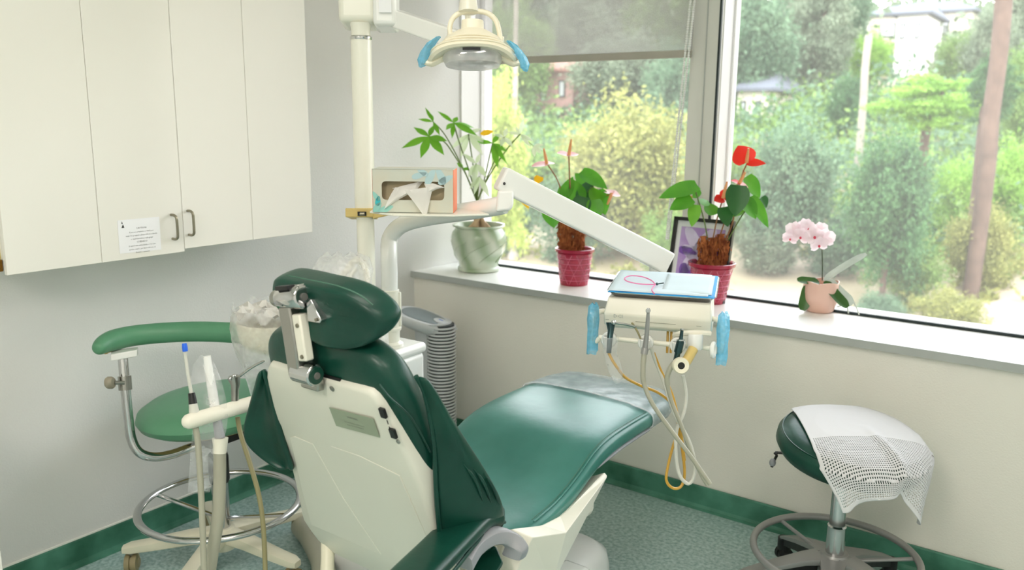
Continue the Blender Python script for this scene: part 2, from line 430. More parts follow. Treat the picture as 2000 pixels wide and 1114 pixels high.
# cove base: board and toe
def cove(name, a, b, n):
    d = (Vector(b)-Vector(a)); L = d.length; d.normalize(); n = Vector(n)
    prof = [(0, HB), (.006, HB), (.008, HB-.006), (.009, .02), (.014, .008), (.026, .002), (.026, 0), (0, 0)]
    poly = [Vector(a) + n*x + V(0, 0, z) for x, z in prof]
    return struct(MB().prism(poly, d*L).build(name, M['base'], smooth=False))
cove('baseboard_left', (XL, YR, 0), (XL, YK, 0), (1, 0, 0))
MB().box((XL+.003, (YR+YK)/2, HB+.003), (.006, YK-YR, .006)).build('trim_6', M['cab'], smooth=False)['kind'] = 'structure'
cove('baseboard_window', (XL, YK+.005, 0), (XR, YK+.005, 0), (0, -1, 0))
for nm, a, b, y0, y1 in (('trim_3', -1.651, -1.519, YW-.0, YG+.03),):
    pst = struct(MB().box(((a+b)/2, (y0+y1)/2, (ZS+ZC)/2), (b-a, y1-y0, ZC-ZS)).build(nm, M['frame'], bevel=.003, smooth=False))
    MB().box((a+.075, y0-.002, (ZS+ZC)/2), (.004, .006, ZC-ZS)).build('joint_strip', M['sill_edge'], pst, smooth=False)
    MB().box((b+.002, y0+.006, (ZS+ZC)/2), (.010, .014, ZC-ZS)).build('gasket_strip', M['gasket'], pst, smooth=False)
    MB().box((b+.0015, (y0+y1)/2+.02, (ZS+ZC)/2), (.003, y1-y0-.05, ZC-ZS)).build('lit_jamb_face', M['jamb'], pst, smooth=False)  # window side of the post, its daylight put into a whiter colour
struct(MB().box((XL+.004, (YW+YG)/2, (ZS+ZC)/2), (.008, YG-YW+.02, ZC-ZS)).build('trim_4', M['jamb'], smooth=False))
struct(MB().box(((XL+XR)/2, (YW+YG)/2+.02, ZC-.04), (XR-XL, YG-YW+.1, .08)).build('trim_5', M['frame'], smooth=False))
def window(name, x0, x1):
    w = struct(MB().box(((x0+x1)/2, YG+.03, .775), (x1-x0, .05, .05)).box(((x0+x1)/2, YG+.01, ZC-.10), (x1-x0, .05, .05))
               .box((x0+.004, YG+.01, (ZS+ZC)/2-.03), (.008, .05, ZC-ZS)).box((x1-.012, YG+.01, (ZS+ZC)/2-.03), (.024, .05, ZC-ZS)).build(name, M['jamb'], smooth=False))
    MB().box(((x0+x1)/2, YG+.012, (ZS+ZC)/2-.04), (x1-x0, .006, ZC-ZS+.06)).build('glass_pane', M['glass'], w, smooth=False)
window('window_1', XL+.008, -1.651)
window('window_2', -1.516, XR)
# ceiling light fixtures (the room's lamps)
for i, (x, y, sx, sy, pw) in enumerate(LAMPS):
    t = thing('ceiling_light', (x, y, 2.75), ('recessed ceiling light above the dental chair', 'recessed ceiling light above the right stool side', 'recessed ceiling light behind the camera')[i], 'ceiling light', 'recessed ceiling lights')
    MB().box((x, y, 2.742), (sx+.06, sy+.06, .016)).build('fixture_frame', M['offwhite'], t, smooth=False)

# ---------------------------------------------------------------- hillside outside
def ground_z(x, y):
    z = -2.6 + 0.02*math.sin(x*.7)
    if y > 17: z += (y-17)*.135
    if y > 24: z += (y-24)*.05
    if y > 84: z -= (y-84)*.25
    z += .5*mnoise.noise(V(x*.13, y*.13, 0)) * min(1, max(0, (y-10)/8))
    return z
M['earth'] = mat('dry_earth', (176, 160, 138), .95, c2=(146, 134, 104), scale=.35, detail=10)
nx, ny = 90, 70
xs = np.linspace(-75, 40, nx); ys = np.concatenate([np.linspace(4.3, 30, 40), np.linspace(31.5, 110, 30)])
g = MB(); g.v = [V(x, y, ground_z(x, y)) for y in ys for x in xs]
g.f = [(j*nx+i, j*nx+i+1, (j+1)*nx+i+1, (j+1)*nx+i) for j in range(ny-1) for i in range(nx-1)]
ter = struct(g.build('ground', M['earth'], recalc=False)); 

def crown_mesh(name, seed, ncl, nl, size, spread=.2, flat=1.0):
    r = np.random.default_rng(seed)
    d = r.normal(size=(ncl, 3)); d /= np.linalg.norm(d, axis=1)[:, None]
    lob = np.array([.72 + .55*mnoise.noise(V(*(x*1.6+seed*3.1))) for x in d])[:, None]
    cc = d * (r.uniform(.5, 1.1, size=(ncl, 1))) * lob
    p = np.repeat(cc, nl, axis=0) + r.normal(size=(ncl*nl, 3))*spread*np.array([1, 1, flat])*.62
    n = len(p)
    a = r.normal(size=(n, 3)); a[:, 2] *= .6; a /= np.linalg.norm(a, axis=1)[:, None]
    b = np.cross(a, r.normal(size=(n, 3))); b /= np.linalg.norm(b, axis=1)[:, None]
    s = size*r.uniform(.6, 1.3, size=(n, 1))
    q = np.stack([p-a*s*.9, p+b*s*.45, p+a*s*.9, p-b*s*.45], axis=1).reshape(-1, 3)
    me = bpy.data.meshes.new(name)
    me.from_pydata(q.tolist(), [], np.arange(n*4).reshape(-1, 4).tolist())
    return me
CR = [crown_mesh('crown_foliage', 1, 120, 190, .036, .2), crown_mesh('crown_foliage', 2, 100, 210, .038, .2),
      crown_mesh('crown_foliage', 3, 120, 160, .036, .17, .6), crown_mesh('crown_foliage', 4, 80, 200, .038, .17, .45)]
GREEN = {
 'yellow': leafmat('foliage_yellow_green', (135, 152, 64), (192, 205, 115), .6, .4),
 'olive': leafmat('foliage_olive', (109, 117, 60), (173, 173, 102), .6, .35),
 'teal': leafmat('foliage_blue_green', (64, 96, 70), (130, 158, 124), .6, .35),
 'dark': leafmat('foliage_dark_green', (40, 75, 47), (94, 135, 83), .6, .3),
 'bright': leafmat('foliage_bright_green', (98, 147, 47), (171, 207, 96), .6, .4),
 'grey': leafmat('foliage_grey_green', (87, 105, 81), (150, 162, 135), .6, .35),
 'mid': leafmat('foliage_mid_green', (70, 109, 49), (147, 173, 98), .6, .35)}
M['trunk'] = mat('grey_brown_bark', (92, 74, 64), .9, var=.2, scale=4)
M['trunk_p'] = mat('pale_bark', (150, 142, 130), .9, var=.1, scale=4)
def tree(name, px, py0, py1, hw, Y, green, label, cat='tree', proto=0, trunk=0.0, group='trees and shrubs on the hillside'):
    """crown seen between image rows py0 and py1, half width hw, standing at distance Y"""
    if cat == 'shrub':
        y_ = 9.0
        while y_ < 45 and PY(px, py1, y_).z > ground_z(PY(px, py1, y_).x, y_): y_ += .25
        Y = y_
    top = PY(px, py0, Y); bot = PY(px, py1, Y); c = (top+bot)/2
    rz = (top.z-bot.z)/2*1.05; rx = (PY(px+hw, (py0+py1)/2, Y)-PY(px-hw, (py0+py1)/2, Y)).length/2*1.05
    gz = ground_z(c.x, Y)
    if cat == 'shrub' or trunk == 0:
        low = gz-.1 if cat == 'shrub' else gz + .12*(top.z-gz)
        c.z = (top.z+low)/2; rz = (top.z-low)/2*1.05
    t = thing(name, (c.x, Y, gz), label, cat, group)
    o = bpy.data.objects.new('crown', CR[proto]); COL.objects.link(o); o.parent = t
    o.location = (0, 0, c.z-gz); o.scale = (rx, rx, rz); o.rotation_euler = (0, 0, random.uniform(0, 6))
    if not CR[proto].materials: CR[proto].materials.append(GREEN['mid'])
    o.material_slots[0].link = 'OBJECT'; o.material_slots[0].material = GREEN[green]; o['kind'] = 'stuff'
    tb = c.z - (.2 if trunk == 0 else .6)*rz
    r = max(.05, trunk if trunk else .06*rx)
    pts = spline([V(c.x, Y, gz-.3), V(c.x+.1*r, Y, (gz+tb)/2), V(c.x, Y, tb), V(c.x+.2*rx, Y, c.z+.4*rz)], 3)
    MB().tube(pts, [r*1.2]+[r]*(len(pts)-4)+[r*.8, r*.5, r*.3], 8).build('trunk', M['trunk'], t)
    return t
T = tree
T('young_tree', 972, 140, 262, 62, 15, 'yellow', 'bright yellow green tree behind the white lamp post', proto=2)
T('round_shrub', 1232, 168, 500, 128, 17, 'olive', 'big rounded olive yellow shrub outside the left window', 'shrub', 1)
T('pine_tree', 1210, 40, 190, 95, 40, 'grey', 'greyish far tree above the big olive shrub', proto=0)
T('pine_tree', 1330, 60, 250, 70, 36, 'teal', 'blue green far tree beside the window post', proto=0)
T('far_tree', 1010, -10, 190, 60, 38, 'mid', 'green far tree seen through the roller blind by the lamp', proto=1)
T('far_tree', 1130, -60, 120, 70, 44, 'grey', 'grey far tree seen through the middle of the roller blind', proto=0)
T('shrub', 1040, 262, 430, 88, 17.6, 'mid', 'mid green shrub behind the foot of the lamp post', 'shrub', 0)
T('shrub', 1130, 330, 510, 75, 15.5, 'teal', 'low blue green shrub behind the pink anthurium', 'shrub', 1)
T('shrub', 980, 320, 500, 60, 15, 'teal', 'blue green shrub behind the money plant', 'shrub', 0)
T('shrub', 1310, 400, 560, 60, 13.5, 'mid', 'green shrub low behind the blind chain', 'shrub', 1)
T('tall_tree', 1470, -80, 240, 90, 42, 'teal', 'tall blue green tree at the left of the right window', proto=0, trunk=.3)
T('tall_tree', 1590, -60, 220, 80, 46, 'grey', 'tall grey green gum tree left of the pale palm trunk', proto=3, trunk=.25)
T('far_tree', 1700, 55, 175, 44, 48, 'bright', 'round green far tree left of the white house', proto=1)
T('far_tree', 1886, 50, 200, 66, 46, 'mid', 'green far tree right of the white house', proto=1)
T('spreading_tree', 1815, 140, 265, 125, 26, 'bright', 'flat topped bright yellow green tree in the right window', proto=3, trunk=.12)
T('dark_tree', 1745, 215, 470, 105, 19, 'dark', 'dark green dense tree at the middle of the right window', proto=0)
T('bushy_tree', 1545, 215, 470, 100, 21, 'teal', 'blue green bushy tree right of the red anthurium', proto=1)
T('shrub', 1450, 260, 470, 65, 24, 'mid', 'mid green shrub directly behind the red anthurium flower', 'shrub', 0)
T('shrub', 1870, 300, 480, 75, 18, 'bright', 'bright green shrub right of the dark dense tree', 'shrub', 1)
T('shrub', 1640, 400, 540, 80, 16.5, 'teal', 'blue green shrub behind the orchid flowers', 'shrub', 1)
T('shrub', 1780, 440, 590, 80, 14.5, 'mid', 'mid green shrub right of the orchid', 'shrub', 0)
T('shrub', 1920, 390, 570, 85, 15, 'olive', 'olive shrub low at the right of the view', 'shrub', 1)
T('shrub', 1985, 250, 470, 75, 17, 'bright', 'light green shrub at the right edge of the view', 'shrub', 0)
T('shrub', 1500, 420, 540, 70, 17, 'grey', 'grey green shrub low behind the left orchid petals', 'shrub', 1)
T('shrub', 1860, 560, 660, 80, 11.5, 'olive', 'low dry shrub just beyond the sill at right', 'shrub', 1)
T('shrub', 1720, 560, 650, 60, 12.0, 'teal', 'low blue green shrub just right of the orchid pot', 'shrub', 0)
T('far_tree', 1940, -20, 120, 70, 44, 'grey', 'grey green far tree behind the bare tall trunk', proto=0)
T('far_tree', 2010, 60, 260, 60, 34, 'mid', 'green far tree at the right edge beyond the trunk', proto=1)
T('far_tree', 1660, 130, 260, 50, 36, 'dark', 'dark green far tree behind the pale palm trunk', proto=0)
for px, py0, hw, Y, gcol, lab in ((1560, -90, 75, 50, 'grey', 'grey green far tree between the two tall trees by the window post'), (1645, -60, 60, 54, 'teal', 'blue green far tree behind the pale bare trunk top'), (1850, -5, 55, 66, 'grey', 'hazy far tree just right of the white house'), (1995, -70, 75, 50, 'grey', 'hazy tall far tree at the upper right corner'),
                                  (955, -80, 60, 50, 'grey', 'hazy far tree behind the blind at its left end'), (1065, -120, 75, 56, 'teal', 'blue green far tree behind the blind right of the lamp'), (1200, -110, 80, 60, 'grey', 'hazy far tree behind the middle of the blind'), (1295, -100, 70, 58, 'mid', 'green far tree behind the blind near its chain'), (1425, -100, 60, 60, 'grey', 'hazy far tree directly right of the window post')):
    T('far_tree', px, py0, 180, hw, Y, gcol, lab, proto=px % 2)
t = T('tall_tree', 1940, 90, 245, 62, 22, 'dark', 'dark crowned tall tree with thick brown trunk at right', proto=3, trunk=.22)
# bare tall trunk and pale palm trunk
def pole_thing(name, pts, r, m, label, cat):
    b = Vector(pts[0]); t = thing(name, b, label, cat); MB().tube(spline(pts, 4), r, 10).build('stem', m, t); return t
pole_thing('bare_trunk', [V(PY(1925, 330, 20.5).x, 20.5, ground_z(PY(1925, 330, 20.5).x, 20.5)-.2), PY(1928, 330, 20.5), PY(1935, 230, 20.5), PY(1952, 100, 20.5), PY(1965, -60, 20.5)], .17, M['trunk'], 'tall brown bare trunk rising beside the right window edge', 'tree')
pole_thing('palm_trunk', [V(PY(1685, 215, 30).x, 30, ground_z(PY(1685, 215, 30).x, 30)-.2), PY(1685, 215, 30), PY(1690, 130, 30), PY(1697, 70, 30)], .12, M['trunk_p'], 'pale slender bare trunk left of the bright spreading tree', 'tree')
YP = 19.0
pp = PY(1005, 300, YP)
t = thing('lamp_post', (pp.x, YP, ground_z(pp.x, YP)), 'slim white lamp post outside the left window', 'post')
MB().tube([V(pp.x, YP, ground_z(pp.x, YP)), V(pp.x, YP, 5.5)], [.085, .06], 10).build('pole', M['trunk_p'], t)
MB().lathe([(.16, 0), (.16, .15), (.09, .25)], (pp.x, YP, ground_z(pp.x, YP)), 12).build('base', M['trunk_p'], t)
# houses on the hill
def house(px0, px1, py0, py1, Y, wallm, roofm, label, pitch=.5, hip=True):
    a = PY(px0, py1, Y); b = PY(px1, py0, Y); w = b.x-a.x; z0 = min(a.z, ground_z((a.x+b.x)/2, Y))-1; h = b.z-z0; c = V((a.x+b.x)/2, Y+2.5, 0)
    t = thing('hill_house', (c.x, c.y, z0), label, 'house')
    MB().box((c.x, c.y, z0+h/2), (w, 5, h)).build('wall', wallm, t, smooth=False)
    o = .35
    MB().hull([V(c.x+i*(w/2+o), c.y+j*(2.5+o), b.z+k) for i in (-1, 1) for j in (-1, 1) for k in (0, .15)] + [V(c.x-w/2*.5, c.y, b.z+pitch*2), V(c.x+w/2*.5, c.y, b.z+pitch*2)]).build('roof', roofm, t, smooth=False)
    for k in (-.28, .22):
        f = MB().box((c.x+w*k, Y-.03, b.z-.9), (w*.16, .08, .9)).build('window', M['gasket'], t, smooth=False)
        MB().box((c.x+w*k, Y-.075, b.z-.9), (w*.16-.14, .02, .76)).build('pane', M['silver'], f, smooth=False)
    return t
M['hwhite'] = mat('white_render', (244, 242, 238), .9); M['hpink'] = mat('pink_render', (176, 138, 130), .9); M['hroof'] = mat('grey_roof', (100, 104, 112), .9)
M['hred'] = mat('red_tile_roof', (152, 108, 96), .9); M['hcream'] = mat('cream_render', (232, 222, 206), .9)
house(1748, 1812, 28, 92, 56, M['hwhite'], M['hroof'], 'white house with grey roof high on the hill')
house(1690, 1900, 22, 60, 62, M['hcream'], M['hroof'], 'long pale building with grey roof on the skyline')
house(1046, 1120, 140, 215, 40, M['hpink'], M['hred'], 'pink house with red roof seen through the left window')
house(1085, 1130, 125, 150, 52, M['hwhite'], M['hroof'], 'small white house behind the pink house')
house(1440, 1500, 178, 200, 40, M['hcream'], M['hroof'], 'low cream house behind trees by the window post')
# scrub that covers the slope
def scrub(name, n, x0, x1, y0, y1, size, green, label, hgt=.8, seed=1):
    r = np.random.default_rng(seed); k = n//60
    cx = r.uniform(x0, x1, k); cy = r.uniform(y0, y1, k)
    rad = r.uniform(.4, 1.3, k)*hgt
    p = []
    for i in range(k):
        q = r.normal(size=(60, 3))*rad[i]*.5; q[:, 2] = np.abs(q[:, 2])*.9
        p.append(q + np.array([cx[i], cy[i], ground_z(cx[i], cy[i])]))
    p = np.concatenate(p); n = len(p)
    a = r.normal(size=(n, 3)); a /= np.linalg.norm(a, axis=1)[:, None]
    b = np.cross(a, r.normal(size=(n, 3))); b /= np.linalg.norm(b, axis=1)[:, None]
    s = size*r.uniform(.6, 1.4, size=(n, 1))*(1+p[:, 1:2]/60)
    q = np.stack([p-a*s, p+b*s*.5, p+a*s, p-b*s*.5], axis=1).reshape(-1, 3)
    me = bpy.data.meshes.new(name); me.from_pydata(q.tolist(), [], np.arange(n*4).reshape(-1, 4).tolist()); me.materials.append(GREEN[green])
    o = bpy.data.objects.new(name, me); COL.objects.link(o); tag(o, label, 'undergrowth', kind='stuff')
scrub('hillside_scrub', 80000, -50, 14, 23, 46, .085, 'mid', 'mixed green scrub covering the hillside', 1.5, 11)
scrub('hillside_scrub', 60000, -52, 14, 24, 52, .10, 'teal', 'blue green scrub between the hillside trees', 1.7, 12)
scrub('far_woodland', 60000, -80, 20, 58, 84, .16, 'grey', 'hazy woodland along the top of the hill', 3.0, 13)
scrub('dry_grass', 3500, -26, 8, 17.5, 24, .07, 'olive', 'dry yellow grass on the bank below the trees', .5, 14)

# ---------------------------------------------------------------- wall cabinets
XC = -2.667                       # plane of the door fronts
def cabinet(y0, y1, ym, zb, label, handle_side):
    t = thing('wall_cabinet', (XL, (y0+y1)/2, zb), label, 'cabinet', 'white wall cabinets')
    MB().box(((XL+XC-.022)/2, (y0+y1)/2, (zb+.012+2.45)/2), (XC-.022-XL, y1-y0-.004, 2.45-zb-.012)).build('carcass', M['cab'], t, smooth=False)
    ds = []
    for a, b in ((y0, ym), (ym, y1)):
        d = MB().box((XC-.0095, (a+b)/2, (zb+2.45)/2), (.019, b-a-.0014, 2.45-zb)).build('door', M['cab'], t, bevel=.0012, seg=1, smooth=False); ds.append(d)
    return t, ds
cab1, d1 = cabinet(1.106, 1.6972, 1.397, 1.172, 'left white wall cabinet, with the caution notice on its door', 1)
cab2, d2 = cabinet(1.6975, 2.281, 1.988, 1.182, 'right white wall cabinet, nearest the light pole', 0)
MB().box((XL+.14, 1.1055, 1.8), (.27, .006, 1.2)).build('end_panel', M['cab_edge'], cab1, smooth=False)
MB().box((XC-.030, 1.099, 1.20), (.016, .012, .035)).build('hinge', M['hinge'], cab1, smooth=False)
def handle(door, px, py0, py1):
    a = PX(px, py0, XC); b = PX(px, py1, XC); y = a.y
    pts = spline([V(XC, y, a.z), V(XC+.018, y, a.z), V(XC+.030, y, a.z-.006), V(XC+.033, y, a.z-.02), V(XC+.033, y, b.z+.02), V(XC+.030, y, b.z+.006), V(XC+.018, y, b.z), V(XC, y, b.z)], 4)
    MB().tube(pts, .0048, 8).build('handle', M['nickel'], door)
handle(d1[1], 334, 420, 467); handle(d2[0], 366, 412, 459)

def text_lines(lines, org, u, v, size, m, parent, name='print', gap=1.45, align='CENTER'):
    """flat print: each line of words becomes a thin flat mesh lying on its sheet"""
    u = Vector(u); v = Vector(v); n = u.cross(v)
    vs = []; fs = []
    for k, (s, sc) in enumerate(lines):
        if not s: continue
        cu = bpy.data.curves.new('words', 'FONT'); cu.body = s; cu.size = size*sc; cu.align_x = align; cu.resolution_u = 1
        ob = bpy.data.objects.new('words', cu); COL.objects.link(ob)
        dg = bpy.context.evaluated_depsgraph_get(); me = bpy.data.meshes.new_from_object(ob.evaluated_get(dg))
        b = len(vs)
        for q in me.vertices: vs.append(Vector(org) + u*q.co.x + v*(q.co.y - k*size*gap) + n*.0006)
        fs += [tuple(i+b for i in p.vertices) for p in me.polygons]
        bpy.data.objects.remove(ob); bpy.data.curves.remove(cu); bpy.data.meshes.remove(me)
    w = MB(); w.v = vs; w.f = fs
    return w.build(name, m, parent, smooth=False, recalc=False)

# caution notice taped on the second door
n0 = PX(229, 431, XC+.0006); n1 = PX(311, 423.5, XC+.0006); n2 = PX(315, 487.5, XC+.0006); n3 = PX(234, 496, XC+.0006)
uw = (n1-n0).normalized(); vw = (n0-n3).normalized(); nw = (n1-n0).length
t = thing('notice', n3, 'white printed caution notice taped on a cabinet door', 'notice')
MB().prism([n3, n2, n1, n0], V(.0004, 0, 0)).build('sheet', M['paper'], t, smooth=False)
cx = (n0+n1)/2 + V(.0006, 0, 0)
text_lines([('CAUTION', 1.25), ('If you are pregnant, or think you', 1), ('might be pregnant, please inform a dentist', 1), ('or assistant before radiograph', 1), ('CUIDADO', 1.25),
            ('Si usted esta embarazada o cree que', 1), ('puede estarlo, por favor informe al', 1), ('dentista o asistente', 1)], cx - vw*.034 + uw*.006, uw, vw, .0066, M['greyink'], t, 'print', 1.75)
tri = n0 + uw*.012 - vw*.026 + V(.0008, 0, 0)
MB().add([tri, tri+uw*.010, tri+uw*.006+vw*.012], [(0, 1, 2)]).add([tri+vw*.013+uw*.001, tri+uw*.006+vw*.014, tri+uw*.002+vw*.022], [(0, 1, 2)]).build('emblem', M['ink'], t, smooth=False)

# base cabinet at the lower left edge of the picture
t = thing('drawer_cabinet', (-2.68, .6, 0), 'white drawer cabinet at the lower left, against the left wall', 'cabinet')
MB().box((-2.70, .55, .40), (.52, .70, .80)).build('carcass', M['cab'], t, smooth=False)
for k in range(4):
    d = MB().box((-2.43, .55, .17+.185*k), (.02, .716, .18)).build('drawer', M['cab'], t, bevel=.002, smooth=False)
    MB().tube([V(-2.42, .45, .2+.185*k), V(-2.395, .45, .2+.185*k), V(-2.395, .65, .2+.185*k), V(-2.42, .65, .2+.185*k)], .005, 8).build('handle', M['nickel'], d)

# ---------------------------------------------------------------- dental chair
XM = -1.52                        # the chair's middle plane, its axis runs along Y
ch = thing('dental_chair', (XM, 2.0, 0), 'dark green vinyl dental chair with a pale moulded back shell', 'dental chair')
def bk(x, s, d):                  # point on the tilted back: s = height, d = distance behind the shell face (towards the room's rear)
    return V(x, 1.30 + (1.025-s)*.365, s) + V(0, -.939, -.343)*d
NB = V(0, -.939, -.343)
UB = V(0, -.343, .939)
# rear shell: rounded outline swept through the thickness
def shell_outline(k=0.0):
    o = [(-.245, .375), (-.300, .40), (-.335, .47), (-.318, .52), (-.286, .65), (-.250, .83), (-.256, .85), (-.226, .985), (-.190, 1.032), (.180, 1.032), (.200, 1.00), (.222, .925), (.238, .848), (.250, .755), (.252, .57), (.22, .40), (.14, .37)]
    return [(x*(1-k*1.2), .72+(s-.72)*(1-k*.8)) for x, s in o]
def shell_loop(d, k):
    pts = [bk(XM+x, s, d) for x, s in shell_outline(k)]
    out = []                       # chamfer each corner
    n = len(pts)
    for i in range(n):
        a, b, c = pts[i-1], pts[i], pts[(i+1) % n]
        r1 = min(.03, (a-b).length*.4); r2 = min(.03, (c-b).length*.4)
        out += [b+(a-b).normalized()*r1, b+((a-b).normalized()*r1+(c-b).normalized()*r2)*.2, b+(c-b).normalized()*r2]
    return out
shell = MB().loops([shell_loop(-.055, .0), shell_loop(-.012, .0), shell_loop(-.003, .015), shell_loop(.002, .05), shell_loop(.003, .5)]).build('back_shell', M['shell'], ch, angle=50)
# raised lower panel and its two ribs on the shell
pn = [(-.16, .46), (-.165, .62), (-.10, .80), (.10, .80), (.17, .62), (.16, .46)]
for nm, pl, h in (('shell_panel', [(-.285, .475), (-.262, .60), (-.215, .80), (-.19, .81), (-.12, .805), (-.075, .64), (.0, .475)], .0025), ('shell_panel', [(-.045, .82), (.06, .82), (.19, .80), (.215, .62), (.20, .42), (.09, .42), (.03, .60)], .0025)):
    MB().prism([bk(XM+x, s, .002) for x, s in pl], NB*h).build(nm, M['shell'], shell, bevel=.0022, seg=2)
for x, s in ((-.055, 1.022), (.045, 1.022), ):
    MB().lathe([(.0, .0), (.006, 0), (.008, .003), (.003, .004)][::1], bk(XM+x, s-.012, .001), 10, (V(1, 0, 0), UB, NB)).build('screw', M['steel'], shell)
# label plate
a, b, c, d = [PX(px, py, XM) for px, py in ((643, 796), (729, 818), (742, 855), (657, 832))]
def onback(px, py, off=.0045):     # point of the shell face seen at a pixel
    r = P(px, py, 1)-CAM; p0 = bk(XM, .8, off); return CAM + r*((p0-CAM).dot(NB)/r.dot(NB))
lp = [onback(*q, .0062) for q in ((643, 796), (729, 818), (742, 855), (657, 832))]
lab = MB().prism(lp, NB*.0008).build('label_plate', M['label'], shell, smooth=False); lab['label'] = 'grey green label plate with fine print'
ul = (lp[1]-lp[0]).normalized(); vl = (lp[0]-lp[3]).normalized()
text_lines([('WARNING', 1.2), ('', 1), ('Disconnect power before service', .8), ('Keep clear of moving parts', .8)], (lp[0]+lp[1])/2 - vl*.018 + NB*.001, ul, vl, .0065, M['dkgrey'], shell, 'print', 1.25)
# rocker switches on the edge of the shell
for px, py in ((748, 807), (768, 847)):
    c = onback(px, py, .006); MB().box(c, (.017, .026, .008), (V(1, 0, 0), UB, NB)).build('rocker_switch', M['black'], shell, bevel=.001, smooth=False)
c = onback(779, 862, .006); MB().lathe([(.002, 0), (.006, .001), (.006, .004), (.002, .006)], c, 10, (V(1, 0, 0), UB, NB)).build('screw', M['steel'], shell)
for px, py, l in ((757, 825, .012), (761, 837, .009)):
    c = onback(px, py, .006); MB().box(c, (.0025, l, .0012), (V(1, 0, 0), UB, NB)).build('switch_mark', M['ink'], shell, smooth=False)

# back pad in front of the shell
def pad_loop(s, hw, d0, d1, ex=5.0, xo=0.0):
    out = []
    for i in range(28):
        t = 2*PI*i/28; cs, sn = math.cos(t), math.sin(t)
        x = hw*abs(cs)**(2/ex)*(1 if cs >= 0 else -1); y = abs(sn)**(2/3.2)*(1 if sn >= 0 else -1)
        out.append(bk(XM+xo+x, s, -(d0+d1)/2 - y*(d1-d0)/2))
    return out
st = [(.44, .20, .03, .09), (.47, .225, .02, .12), (.60, .240, .01, .13), (.80, .250, .01, .13), (.95, .247, .01, .125), (1.03, .236, .01, .12), (1.075, .215, .015, .115), (1.105, .175, .025, .105), (1.118, .12, .04, .095)]
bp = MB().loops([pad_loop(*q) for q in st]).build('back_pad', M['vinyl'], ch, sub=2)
seam = spline([bk(XM+.205, 1.05, -.012), bk(XM+.226, 1.02, -.012), bk(XM+.243, .95, -.040), bk(XM+.248, .84, -.060)], 6)
MB().tube([p+V(.004, -.004, 0) for p in seam], .0022, 6).build('seam', M['vinyl'], bp)

# slung side wings of the back
def sheet(name, rows, m, parent, th=.012, sub=2):
    nr, nc = len(rows), len(rows[0])
    w = MB(); w.v = [Vector(p) for r in rows for p in r]
    w.f = [(i*nc+j, i*nc+j+1, (i+1)*nc+j+1, (i+1)*nc+j) for i in range(nr-1) for j in range(nc-1)]
    return w.build(name, m, parent, solid=th, sub=sub)
rw = []
for (ax, ay, aX), (bx, by, bX) in (((812, 733, -1.265), (822, 738, -1.255)), ((828, 765, -1.262), (845, 768, -1.235)), ((840, 815, -1.262), (876, 818, -1.225)), ((848, 870, -1.262), (915, 872, -1.215)), ((850, 930, -1.262), (955, 930, -1.21)), ((853, 985, -1.262), (984, 985, -1.215)), ((858, 1040, -1.265), (985, 1020, -1.24)), ((866, 1100, -1.27), (965, 1070, -1.26))):
    A = PX(ax, ay, aX); B = PX(bx, by, bX); k = []
    for j in range(7):
        tt = j/6; p = A.lerp(B, tt); p.x += .022*math.sin(PI*tt); k.append(p)
    rw.append(k)
wing = sheet('side_wing', rw, M['vinyl'], ch, .016)
MB().tube(spline([r[0]+V(.006, -.006, 0) for r in rw[:-1]], 4), .006, 8).build('wing_piping', M['vinyl'], wing)
for k in range(3):                # gathers at the foot of the wing
    MB().tube(spline([PX(975-k*16, 985-k*3, -1.205), PX(962-k*17, 950-k*6, -1.195), PX(945-k*20, 925-k*9, -1.20)], 5), [.001]*2+[.0035]*3+[.004]*3+[.001]*3, 8).build('wing_gather', M['vinyl'], wing)
rl = []
for (ax, ay, aX), (bx, by, bX) in (((512, 722, -1.76), (506, 727, -1.765)), ((528, 755, -1.76), (497, 757, -1.80)), ((540, 800, -1.76), (482, 805, -1.86)), ((552, 845, -1.76), (471, 845, -1.90)), ((562, 880, -1.76), (482, 874, -1.90)), ((568, 905, -1.76), (520, 905, -1.86)), ((572, 922, -1.76), (548, 922, -1.81))):
    A = PX(ax, ay, aX); B = PX(bx, by, bX); k = []
    for j in range(6):
        tt = j/5; p = A.lerp(B, tt); p += V(-.01, .02, 0)*math.sin(PI*tt); k.append(p)
    rl.append(k)
sheet('side_wing', rl, M['vinyl'], ch, .018)

# headrest: pad, knuckle and bar
HN = V(-.10, -.95, -.26)
outl = [PY(*q) for q in ((532, 540, 1.285), (535, 529, 1.285), (545, 525, 1.285), (566, 528, 1.285), (610, 538, 1.28), (660, 549, 1.28), (700, 566, 1.29), (730, 588, 1.30), (749, 612, 1.31), (745, 634, 1.31), (728, 653, 1.30), (700, 666, 1.29), (655, 668, 1.28), (622, 657, 1.28), (588, 636, 1.28), (560, 606, 1.28), (543, 586, 1.28), (536, 574, 1.28), (532, 555, 1.285))]
hp = pillow([p+V(0, .030, -.012) for p in outl], HN, .085, 'headrest_pad', M['vinyl'], ch, (.10, .025), 1)
MB().tube(spline([PY(560, 538, 1.262), PY(610, 548, 1.258), PY(660, 559, 1.258), PY(700, 575, 1.266), PY(728, 596, 1.28)], 5), .0016, 6).build('seam', M['stitch'], hp)
def yb(px, py, X): return PX(px, py, X)
lo = V(XM-.015, 1.262, 1.055); hi = V(XM-.045, 1.262, 1.235)
ax_b = (hi-lo).normalized(); sx = V(1, 0, 0) - ax_b*ax_b.x; sx.normalize(); ny = sx.cross(ax_b)
bar = MB().box((lo+hi)/2+sx*-.010, (.042, .034, (hi-lo).length+.03), (sx, ny, ax_b)).build('headrest_bar', M['steel'], ch, bevel=.005)
MB().box((lo+hi)/2+sx*.024-ax_b*.012, (.030, .026, (hi-lo).length*.62), (sx, ny, ax_b)).build('cover_strip', M['ivory'], bar, bevel=.004)
